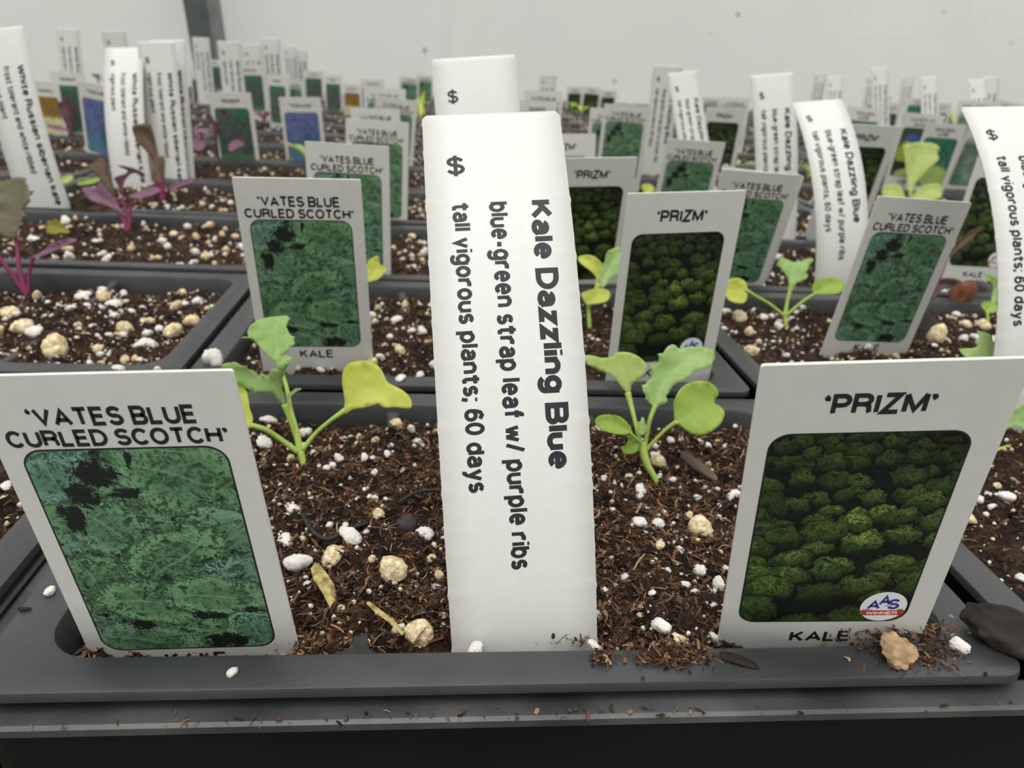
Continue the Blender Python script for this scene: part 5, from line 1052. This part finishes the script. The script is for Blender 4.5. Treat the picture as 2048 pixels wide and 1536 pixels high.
{"name":"S4","pos":[-69.19,166.37,-5.0],"leaves":[["redgreen",0,0,0.1,0.2,1,[[-4.12,17.24],[-5.54,17.69],[-7.33,18.14],[-10.0,19.47],[-10.9,26.61],[-9.56,33.3],[-6.88,35.53],[-5.1,36.42],[-3.31,36.65],[-1.53,36.42],[-0.86,34.86],[0.25,33.52],[0.7,31.96],[2.35,32.32],[1.37,31.29],[0.92,29.73],[1.46,29.06],[-0.19,27.5],[-1.53,26.16],[-0.86,25.27],[0.57,24.16],[-1.53,23.71],[-2.42,20.81],[-3.22,17.69]],[[-3.67,17.47],[-3.76,24.38],[-3.76,31.07],[-3.31,35.98]]],["purple",-1,0,0.4,0.2,0,[[1.1,11.5],[2.66,12.17],[5.32,13.95],[7.54,15.72],[10.21,16.83],[13.32,17.59],[14.74,17.37],[13.76,16.3],[11.1,14.84],[8.88,13.5],[5.77,11.73],[3.1,11.19]],[[1.55,11.64],[7.99,14.39],[14.21,17.23]]],["olive",4,0,0.2,0.2,0,[[3.28,22.76],[4.55,23.44],[6.36,24.21],[7.72,23.44],[9.08,22.08],[11.12,20.26],[10.44,19.58],[8.63,19.81],[6.36,19.22],[4.32,20.26]],[[3.41,22.62],[7.27,21.62],[10.44,20.04]]]],"stems":[["p",[[-0.1,-0.6,0],[-1.08,3.42,0],[-2.42,8.77,0],[-3.6,14.3,1],[-4.41,19.67,1]],[0.62,0.89,0.71,0.58,0.62]],["p",[[-0.41,0.29,0],[-3.56,5.95,-1],[-6.89,11.12,-2],[-9.75,17.12,-3]],[0.67,0.71,0.58,0.54]],["p",[[0.16,0.29,0],[0.7,6.54,0],[2.44,11.5,-1]],[0.54,0.49,0.62]],["p",[[-3.6,16.09,1],[-1.9,21.67,2],[0.18,22.05,3],[4.09,22.62,4]],[0.22,0.22,0.22,0.22]]]},
{"name":"S5","pos":[-71.56,253.8,-5.0],"leaves":[["purple",-2,0,0.2,0.2,0,[[-1.7,6.82],[-3.09,8.55],[-5.86,10.11],[-9.33,11.6],[-12.79,12.71],[-16.26,14.79],[-17.99,17.22],[-18.4,18.6],[-16.26,19.3],[-12.79,18.95],[-10.71,20.68],[-9.33,19.99],[-7.59,17.22],[-6.21,15.83],[-4.13,12.37],[-1.7,8.9]],[[-1.87,7.51],[-7.59,13.06],[-16.26,17.56]]],["brown",1,0,0.1,0.2,0,[[-7.07,15.52],[-9.87,20.07],[-12.32,23.57],[-15.12,26.37],[-14.42,29.17],[-12.32,31.61],[-10.22,29.51],[-8.47,26.37],[-7.42,23.57],[-6.37,20.07],[-5.67,15.52]],[[-6.37,15.87],[-9.17,23.57],[-12.32,30.56]]],["purple",-1,0,0.4,0.1,0,[[0.57,15.21],[2.66,16.42],[5.44,17.82],[8.22,18.86],[11.0,19.28],[13.26,17.82],[11.0,15.66],[7.53,14.34],[4.05,13.92],[1.62,14.62]],[[0.92,15.03],[6.83,16.42],[12.74,17.99]]],["maroon",0,0,0.1,0.1,0,[[-4.46,27.9],[-1.67,27.9],[1.82,27.13],[4.96,25.74],[6.7,24.34],[4.96,23.82],[2.86,25.04],[0.77,24.69],[-0.62,23.3],[-1.84,21.21],[-2.19,18.07],[-3.24,16.32],[-4.11,19.81],[-5.68,22.6],[-3.76,24.0],[-1.67,24.76],[-0.62,26.09],[-2.72,27.13]],[[-3.06,17.02],[-2.37,22.25],[0.07,25.74],[4.96,24.69]]]],"stems":[["p",[[0.07,-0.76,0],[-0.97,4.12,0],[-3.41,8.65,0],[-5.16,14.58,0]],[1.05,1.05,0.91,0.7]],["p",[[0.25,-0.76,0],[0.42,5.86,0],[-2.02,12.84,0],[-2.37,18.42,0]],[0.91,0.77,0.49,0.42]],["p",[[0.25,0.28,0],[1.12,9.35,0],[1.62,15.03,-1]],[0.7,0.56,0.49]]]},
{"name":"S6","pos":[-79.72,320.3,-5.0],"leaves":[["brown",0,0,0.1,0.2,0,[[-2.14,5.69],[-4.22,13.17],[-4.84,19.4],[-6.71,23.97],[-10.87,28.96],[-13.69,33.94],[-13.78,37.27],[-10.87,38.51],[-6.71,38.93],[-4.64,36.85],[-3.39,29.79],[-2.14,23.56],[0.77,23.35],[2.01,19.4],[1.6,13.17],[1.6,5.69]],[[-0.48,6.11],[-2.14,17.33],[-8.37,33.94]]],["purple",-1,0,0.3,0.2,0,[[3.91,6.27],[4.32,9.17],[6.19,10.42],[9.09,11.66],[12.82,12.28],[15.31,11.24],[12.4,9.38],[9.09,7.93],[6.6,5.86]],[[4.12,6.48],[8.68,10.0],[14.48,11.45]]]],"stems":[["p",[[-0.07,-0.54,0],[-0.07,4.86,0],[-0.9,11.09,0]],[1.25,1.41,2.08]],["p",[[0.14,0.71,0],[2.01,5.69,0],[3.67,6.94,0]],[0.58,0.5,0.5]]]},
{"name":"S7","pos":[-75.65,414.73,-5.0],"leaves":[["maroon",0,0,0.1,0.1,0,[[-5.29,26.86],[-8.1,32.49],[-10.76,36.08],[-8.1,37.36],[-5.54,34.03],[-3.75,31.47],[-3.49,26.86]],[[-4.52,27.38],[-8.1,35.56]]],["maroon",0,0,0.1,0.1,0,[[-5.03,26.86],[-2.47,33.01],[0.6,35.56],[-1.45,39.15],[1.62,39.76],[3.77,37.1],[2.65,34.8],[-0.42,32.75],[-2.98,26.86]],[[-4.01,27.38],[-0.94,33.52],[2.13,37.61]]],["purple",-2,0,0.3,0.1,0,[[-10.37,16.02],[-12.92,13.72],[-17.0,15.91],[-20.06,18.05],[-19.04,20.19],[-14.96,20.7],[-10.78,20.19],[-9.86,18.05]],[[-10.37,17.04],[-19.04,18.56]]],["purple",-2,0,0.3,0.1,0,[[3.89,16.78],[5.93,20.6],[8.99,21.72],[12.15,20.09],[13.17,18.05],[9.5,16.42],[5.42,13.72]],[[4.4,16.02],[12.56,18.56]]]],"stems":[["m",[[0.34,-0.77,0],[-0.94,4.34,0],[-2.47,11.0,0],[-4.01,21.75,0],[-4.52,28.91,0]],[1.13,0.61,0.61,1.02,1.43]]]},
{"name":"S8","pos":[-197.93,501.38,-5.0],"leaves":[["maroon",0,0,0.1,0.1,0,[[-3.78,15.12],[-10.31,29.56],[-8.94,33.69],[-5.5,36.09],[-2.06,34.37],[-0.69,29.22],[0.0,23.37],[-0.34,15.12]],[[-1.72,15.47],[-5.5,32.66]]],["purple",-2,0,0.3,0.1,0,[[-1.26,12.41],[-8.11,12.41],[-14.96,14.46],[-16.67,17.2],[-11.53,16.52],[-5.37,15.15]],[[-1.94,13.09],[-14.96,15.83]]]],"stems":[["m",[[0.34,-0.69,0],[-0.34,5.16,0],[-1.72,17.19,0]],[0.52,0.52,1.03]]]},
{"name":"S13","pos":[223.15,173.64,-5.0],"leaves":[["brown",2,0,0.1,0.2,0,[[9.15,19.38],[11.98,24.4],[15.74,27.53],[19.5,29.92],[23.39,30.8],[20.76,28.79],[16.99,25.65],[13.23,22.52]],[[9.78,20.32],[15.74,26.28],[22.64,30.36]]],["dusk",0,0,0.3,0.3,0,[[1.8,4.12],[3.36,9.72],[5.85,12.21],[9.58,12.58],[13.32,11.59],[16.43,9.1],[18.11,7.11],[14.56,8.17],[10.21,8.91],[6.47,8.17],[3.98,5.36]],[[2.11,4.43],[7.09,10.34],[17.05,7.85]]]],"stems":[["p",[[-0.06,0.07,0],[1.18,3.5,0],[2.74,5.99,0]],[0.5,0.5,0.56]],["p",[[-0.06,0.07,0],[5.78,11.1,1],[9.78,20.32,2]],[0.44,0.44,0.44]]]},
{"name":"S14","pos":[32.49,144.71,-5.0],"leaves":[["yellow",0,0,0.2,0.2,0,[[2.28,13.43],[2.51,18.64],[3.93,20.29],[5.83,20.86],[6.21,18.64],[8.1,17.22],[7.82,15.8],[5.83,13.9],[3.93,13.43]],[[2.51,13.67],[4.88,17.22]]]],"stems":[["g",[[0.15,-0.3,0],[0.86,6.8,0],[2.51,14.38,0]],[0.47,0.43,0.47]]]},
{"name":"S15","pos":[174.83,376.29,-5.0],"leaves":[["yellow",0,0,0.2,0.2,0,[[-1.31,5.82],[-3.62,9.34],[-2.82,11.65],[0.7,12.05],[3.22,10.34],[3.22,7.33],[0.7,5.82]],[[-0.81,6.02],[0.2,10.85]]]],"stems":[["g",[[-0.0,-0.01,0],[-0.6,5.82,0]],[0.5,0.6]]]},
{"name":"S17","pos":[269.12,534.4,-5.0],"leaves":[["yellow",0,0,0.2,0.2,0,[[2.54,5.86],[3.52,13.68],[5.47,20.52],[8.89,21.99],[11.14,17.59],[10.85,7.82],[8.4,2.93],[4.5,2.93]],[[4.01,5.86],[7.92,18.57]]]],"stems":[["g",[[0.0,-0.98,0],[3.52,7.82,0]],[0.68,0.78]]]},
{"name":"S18","pos":[238.14,160.4,-5.0],"leaves":[["mid",0,0,0.3,0.2,0,[[-0.24,4.87],[-2.21,6.96],[-1.73,8.34],[0.66,8.76],[2.93,8.16],[3.35,6.07],[1.85,4.99]],[[-0.24,5.17],[1.26,7.86]]],["green",1,0,0.1,0.2,1,[[0.38,4.96],[3.08,13.96],[0.68,16.06],[-0.4,18.46],[2.48,17.56],[4.88,15.16],[4.28,10.36]],[[1.28,5.56],[3.08,12.76],[0.68,17.56]]]],"stems":[["g",[[0.06,-0.03,0],[-0.24,5.47,0]],[0.42,0.48]]]},
{"name":"S20","pos":[-139.03,329.1,-5.0],"leaves":[["pale",0,0,0.3,0.2,0,[[8.86,7.26],[9.49,9.35],[12.42,10.6],[14.6,9.77],[14.09,7.67],[12.0,5.79]],[[9.07,7.46],[14.09,9.35]]],["mid",0,0,0.3,0.2,0,[[16.81,5.79],[17.86,7.67],[20.79,8.72],[24.14,8.72],[27.99,9.56],[27.07,6.84],[23.3,5.37],[19.11,4.95]],[[17.23,6.0],[27.07,8.51]]]],"stems":[["g",[[0.7,-0.28,0],[4.89,5.58,0],[9.49,7.67,0]],[0.38,0.33,0.33]]]},
{"name":"S21","pos":[-96.91,383.6,-5.0],"leaves":[["pale",0,0,0.3,0.2,0,[[-6.04,16.3],[-5.32,18.45],[-1.74,20.12],[2.09,20.12],[4.95,18.21],[4.71,14.86],[1.13,13.43],[-2.7,13.91]],[[-5.32,16.3],[4.0,16.78]]],["mid",0,0,0.3,0.2,0,[[-4.13,20.12],[-2.7,22.51],[-0.78,23.47],[1.13,21.56],[0.65,19.41]],[[-3.41,20.36],[-0.3,22.51]]]],"stems":[["g",[[-0.78,-0.43,0],[-2.7,9.13,0],[-2.7,13.91,0]],[0.57,0.48,0.48]]]},
{"name":"S22","pos":[324.08,468.52,-5.0],"leaves":[["mid",0,0,0.3,0.2,0,[[-0.27,3.36],[-5.32,5.04],[-8.69,10.1],[-7.34,13.47],[-1.95,14.03],[1.42,9.54],[1.98,3.92]],[[-0.27,4.48],[-6.44,11.78]]]],"stems":[["g",[[-0.04,-0.01,0],[0.3,6.17,0]],[0.67,0.79]]]},
{"name":"S23","pos":[667.8,845.9,-5.0],"leaves":[["yellow",0,0,0.2,0.2,0,[[-3.07,30.19],[-6.5,37.8],[-5.36,45.41],[-3.07,46.17],[-0.03,39.32],[6.06,37.8],[9.1,33.99],[4.54,29.43]],[[-0.79,30.19],[-3.07,41.61]]]],"stems":[["g",[[-0.03,-0.26,0],[-0.03,22.58,0],[-0.03,31.71,0]],[1.07,1.07,1.52]]]},
{"name":"S24","pos":[29.56,832.6,-5.0],"leaves":[["yellow",0,0,0.2,0.2,0,[[-2.04,10.3],[-4.15,18.74],[-2.75,29.29],[0.07,34.21],[3.58,37.73],[2.88,29.29],[1.47,21.55],[3.58,15.93],[0.77,10.3]],[[-0.64,10.65],[0.07,25.77]]]],"stems":[["g",[[0.07,0.03,0],[-0.64,11.71,0]],[0.7,0.7]]]}]
PLAB = {
'S1': ('green seedling nearest the camera on the left, with one large yellow seed leaf', None),
'S2': ('green seedling nearest the camera on the right of the centre label', None),
'S3': ('thin three-armed green seedling in the right second-row pack', None),
'S9': ('yellow-green seedling half hidden by the right edge of the centre label', None),
'S10': ('green seedling peeking out from behind the nearest PRIZM tag at the right edge', None),
'S12': ('green seedling with a large bright fan shaped leaf above the slanted tag', None),
'S4': ('big dusky red kale seedling at the left edge with magenta stems', None),
'S5': ('branching purple seedling in front of the bright white left label', None),
'S6': ('purple-brown upright seedling right of the branching purple one', None),
'S7': ('Y shaped dark red seedling in front of a grey-green picture tag', None),
'S8': ('small dark red seedling in front of the leftmost green picture tag', None),
'S13': ('dusky purple seedling behind the slanted tag on the right', None),
'S14': ('yellow-green leaf showing from behind the second left VATES tag', None),
'S15': ("tiny yellow-green seedling above the second PRIZM tag's left corner", None),
'S17': ('yellow-green seedling beside the tag above the second PRIZM tag', None),
'S18': ('small green seedling touching the left edge of the big bent right label', None),
'S20': ('pale green seedling leaves right of the large slanted left label', None),
'S21': ('pale green seedling leaves in front of the greyish slanted label', None),
'S22': ('small green seedling left of the strongly bent label', None),
'S23': ('yellow-green seedling left of the top of the big bent right label', None),
'S24': ('yellow-green seedling just left of the tall rear centre label', None)}
for p in PLANTS:
    lb, grp = PLAB[p['name']]
    t = empty('kale_seedling', p['pos'], label=lb, category='seedling', group=grp)
    for k, pts, rr in p['stems']:
        Q = [V3(q[:2], q[2]) for q in pts]
        obj('stem' if pts is p['stems'][0][1] else 'leaf_stalk', tube('stem', Q, rr, SM[k]), t)
    for L_ in p['leaves']:
        o = obj('leaf', leaf_mesh(L_), t)
        if p['name'] in ('S1', 'S2') and L_[0] == 'yellow': o['label'] = 'yellow-green seed leaf'
# generic small seedlings of the far rows
def far_seedling(red, sd):
    r = random.Random(sd); name = []
    st = tube('stem', [(0, 0, -3), (.3, 0, 7), (0, 0, 12)], [.8, .7, .9], SM['p' if red else 'g'], 6); out = [('stem', st)]
    for k in range(4):
        a = k*math.pi/2+r.uniform(-.4, .4)+.5; L = r.uniform(9, 14); w = L*r.uniform(.3, .42); el = r.uniform(.3, 1.0); z0 = 9+r.uniform(-2, 3)
        V = []; F = []; n = 7
        for i in range(n+1):
            s = i/n; rad = L*(.25+.95*s); h = z0+rad*math.sin(el)-3.2*s*s; ww = w*math.sin(math.pi*min(1, .06+s*.97))**.7
            for j in (-1, -.5, 0, .5, 1): V.append((math.cos(a)*rad*math.cos(el)-math.sin(a)*ww*j, math.sin(a)*rad*math.cos(el)+math.cos(a)*ww*j, h+1.2*abs(j)*ww/w))
        for i in range(n):
            for j in range(4): q = i*5+j; F.append((q, q+1, q+6, q+5))
        out.append(('leaf', mesh('leaf', V, F, LM[('purple', 'brown', 'maroon')[k % 3] if red else ('yellow', 'mid', 'green')[(k+sd) % 3]], True, cols=np.zeros((len(V), 3)))))
        out.append(('leaf_stalk', tube('stalk', [(0, 0, z0-2), (math.cos(a)*L*.15, math.sin(a)*L*.15, z0), (math.cos(a)*L*.3*math.cos(el), math.sin(a)*L*.3*math.cos(el), z0+L*.28*math.sin(el))], [.5, .4, .5], SM['p' if red else 'g'], 5)))
    return out
FS = {(rd, k): far_seedling(rd, k+10*rd) for rd in (0, 1) for k in range(4)}
taken = [(p['pos'][0], p['pos'][1]) for p in PLANTS]; rnd = random.Random(21)
for row in range(3, 18):
    for i in range(-5, 10):
        x0, y0 = pack_xy(i, row)
        for c in range(3):
            x = x0+PW*(c+.5)/3+rnd.uniform(-4, 4); y = y0+PD*.62+rnd.uniform(-6, 6); pr = rnd.random(); k = rnd.randrange(4)
            if y > EDGE(x)-30 or abs(view_uv(x, y)[0]) > .64: continue
            if pr > (.5 if row < 8 else .35): continue
            if any(math.hypot(x-a, y-b_) < 26 for a, b_ in taken): continue
            if 130 < x < 420 and row < 5 and i < 3 or (row < 4 and i < 2): continue
            red = 1 if x < -40 else 0; dist = 'middle' if row < 8 else 'far'
            t = empty('kale_seedling', (x, y, -4.5), (0, 0, rnd.uniform(0, 6)), category='seedling',
                      label='small %s kale seedling among the tags in the %s rows' % ('dark purple' if red else 'yellow-green', dist), group='%s seedlings in the %s rows' % ('purple' if red else 'green', dist))
            s_ = rnd.uniform(.7, 1.15); t.scale = (s_, s_, s_)
            for pn, me in FS[(red, k)]: obj(pn, me, t)

# ------------------------------------------------------------------ loose debris, roots and bark
def single(name, me, loc, scale, rot, label, cat='debris', group=None):
    o = obj(name, me, None, (loc[0], loc[1], loc[2]+RIM), label=label, category=cat, group=group); o.scale = scale; o.rotation_euler = rot; return o
RK = lambda sd, m, sub=3, amp=.5, flat=1.0: rock('chunk', sub, amp, sd, m, 1.6, flat)
single('bark_chip', RK(201, M_tan, 4, .6), (116.9, 3.9, 1.0), (2.5, 2.0, 1.1), (.55, .1, .3), 'round tan bark chip lying on the front rim below the nearest right tag', 'bark')
single('bark_chip', RK(202, M_wet, 4, .4), (134.5, 7.2, 1.6), (6.2, 3.9, 2.4), (.1, .2, -.35), 'big blackish bark chunk at the lower right, half over the front rim', 'bark')
single('bark_chip', RK(204, M_wet, 3, .5), (95.8, 3.6, .35), (2.3, .7, .45), (.1, .1, -.5), 'dark sliver of bark lying on the front rim left of the nearest right tag', 'bark')
single('bark_chip', RK(205, M_tan, 3, .3), (106.6, 57, -1.0), (1.2, 5.2, .7), (.12, 0, .45), 'long grey-brown stick lying in the soil right of the nearest right seedling', 'bark').data.materials[0] = mat('grey_brown_stick', (.13, .095, .07), .8, .2, noise=(500, .6, 1.2), bump=(900, .8, .4))
single('bark_chip', RK(206, M_redbark, 3, .5), (236.2, 176, 1), (3.4, 3, 5), (.2, .2, .6), 'upright reddish bark chip behind the slanted tag on the right', 'bark')
single('bark_chip', RK(207, M_wet, 3, .4), (205, 150, -1.5), (9, 8, 4.5), (.1, 0, .6), 'large black lump in the soil right of the slanted tag', 'bark')
single('bark_chip', RK(208, M_wet, 2, .4), (3.4, 14.9, .2), (.9, .3, .2), (0, 0, .1), 'tiny brown bark sliver on the left side rim of the nearest pack', 'bark')
single('soil_clod', RK(209, M_soil, 4, .5), (-95, 279, -.5), (9, 7, 5.5), (.2, .1, .3), 'brown fibrous clod of soil left of the branching purple seedling', 'soil clod')
single('pebble', RK(213, mat('grey_pebble', (.045, .04, .038), .6, .3, noise=(300, .7, 1.3)), 3, .12), (51.5, 37.6, -1.6), (1.9, 1.7, 1.5), (.2, .1, .3), 'round dark grey pebble with a fibre across it, left of the centre label', 'pebble')
for (x, y, s_, lb) in ((32.7, 3.0, .62, 'lone white perlite crumb on the front rim under the nearest left tag'), (5.0, 18.2, .75, 'white perlite flake on the left side rim of the nearest pack'),
                       (126.2, 5.2, 1.15, 'white perlite grain on the front rim at the lower right'), (47.5, 94.5, 1.0, 'white perlite ball on the rim behind the nearest yellow seed leaf'),
                       (-15.5, 96.8, 1.0, 'white perlite ball on the front rim of the left second-row pack'), (-7.1, 96.8, .75, 'smaller perlite ball right of another on the left second-row rim')):
    o = grain(None, x, y, RIM+s_*.5+(.0), s_, 0, rnd); o['label'] = lb; o['category'] = 'perlite'
cl = single('perlite_grain', RK(220, M_perl, 3, .55), (3.6, 103.0, 1.2), (2.0, 1.8, 2.2), (0, 0, 0), 'mushroom shaped white perlite lump beside the gap behind the nearest left tag', 'perlite')
def line(name, pts, r_, m, label, cat):
    P = [(x, y, z+RIM) for x, y, z in pts]; o = bpy.data.objects.new(name, tube(name, P, [r_*.6]+[r_]*(len(pts)-2)+[r_*.5], m, 6)); link(o, None, label=label, category=cat)
line('root_strand', [(34.5, 40, -1.2), (36.8, 35.5, -1.5), (39.8, 33, -1.4), (43.5, 36, -1.2), (47, 38, -1.2)], .36, M_root, 'curved black root strand in the soil right of the nearest left seedling', 'root')
line('root_strand', [(50, 41, .2), (53, 44, .5), (57, 45, .3), (60.5, 43.5, -.4)], .32, M_root, 'thin black fibre arching over the dark pebble by the centre label', 'root')
# husks
def husk(pts, w, label):
    V = []; F = []
    for i, (x, y, z) in enumerate(pts):
        for s in (-1, 0, 1): V.append((x+s*w*(1-.6*abs(i-1.5)/1.5)*.7, y+s*w*.5, z+RIM+(.35*w if s == 0 else 0)))
    for i in range(len(pts)-1):
        for j in range(2): a = i*3+j; F.append((a, a+1, a+4, a+3))
    me = mesh('husk', V, F, M_straw, False); o = obj('seed_husk', me, None, label=label, category='husk'); md = o.modifiers.new('s', 'SOLIDIFY'); md.thickness = .0002
husk([(47.4, 16.5, -.6), (49, 14.3, -.3), (50.8, 12.3, -.2), (52.6, 10.4, -.8)], .45, 'thin yellow husk lying in front of the cream perlite left of the centre label')
husk([(39.2, 23.5, .4), (40.2, 21.3, .4), (41.6, 19.2, -.2), (42.6, 17.4, -1.6)], 1.3, 'crumpled yellow-brown leaf scrap right of the nearest left tag')
# soil smeared on the foot of the nearest right tag and spilled on the rim in front of it
def spill(n, cx, cy, cz, sx, sy, sz, sd, label, name='soil_crumbs'):
    r = np.random.default_rng(sd)
    me = fibre_mesh(name, n, sd, (0, 0, 1, 1), lambda x, y: x*0, .4, 1.8, 1.0)
    co = np.empty(len(me.vertices)*3); me.vertices.foreach_get('co', co); co = co.reshape(-1, 8, 3)
    c0 = co.mean(1, keepdims=True); off = r.normal(0, 1, (n, 1, 3))*np.array([sx, sy, sz])*S; off[..., 2] = abs(off[..., 2])
    me.vertices.foreach_set('co', ((co-c0)+off).ravel()); me.update()
    obj(name, me, None, (cx, cy, cz+RIM), label=label, category='soil', kind='stuff')
spill(620, 119.5, 8.4, .2, 3.4, 1.1, .9, 5, 'dark wet soil crumbs heaped against the foot of the nearest right tag')
spill(260, 120, 4.6, .1, 3, 1.6, .3, 6, 'soil crumbs spilled on the front rim under the nearest right tag')
spill(500, 87.5, 5.0, .1, 2.6, 1.2, .5, 7, 'brown fibrous crumbs spilled over the front rim right of the centre label')
spill(420, 1.5, 92, -.5, 5, 4, .5, 8, 'brown crumbs caught on the rims behind the nearest left tag')
spill(90, 66, -1.2, -3.1, 34, .5, .05, 9, 'sparse dirt specks along the lip of the front carrying tray')
spill(900, 82.5, 20, -2.9, 3.0, 5.2, 1.1, 21, 'long heap of reddish fibres right of the centre label near the front rim', 'fibre_heap')
spill(800, 55.5, 19, -3.0, 3.6, 2.4, 1.0, 22, 'heap of brown fibres left of the centre label near the front rim', 'fibre_heap')
spill(600, 42.5, 10.5, -3.4, 2.2, 1.2, .9, 23, 'brown fibre heap right of the foot of the nearest left tag', 'fibre_heap')
spill(700, 55.5, 51, -2.4, 3.2, 2.8, 1.4, 24, 'round fibrous heap behind the dark pebble', 'fibre_heap')
spill(110, 77.9, 4.4, .1, .7, .5, .7, 31, 'small dark brown crumb clump on the front rim beside the centre label')
for (x, y, z, s_, lb) in ((62.3, 8.4, -1.6, 1.0, 'white perlite grain pressed against the left foot of the centre label'), (77.6, 8.6, -1.2, .75, 'white perlite grain at the right foot of the centre label')):
    o = grain(None, x, y, RIM+z, s_, 0, rnd); o['label'] = lb; o['category'] = 'perlite'
spill(60, 117, 8.6, -2.4, 4.5, .14, 1.5, 41, 'dark dirt specks stuck on the white foot of the nearest right tag')
spill(26, 74.5, 9.3, -1.8, 2.6, .1, 1.3, 42, 'few dark dirt specks stuck on the foot of the centre label')
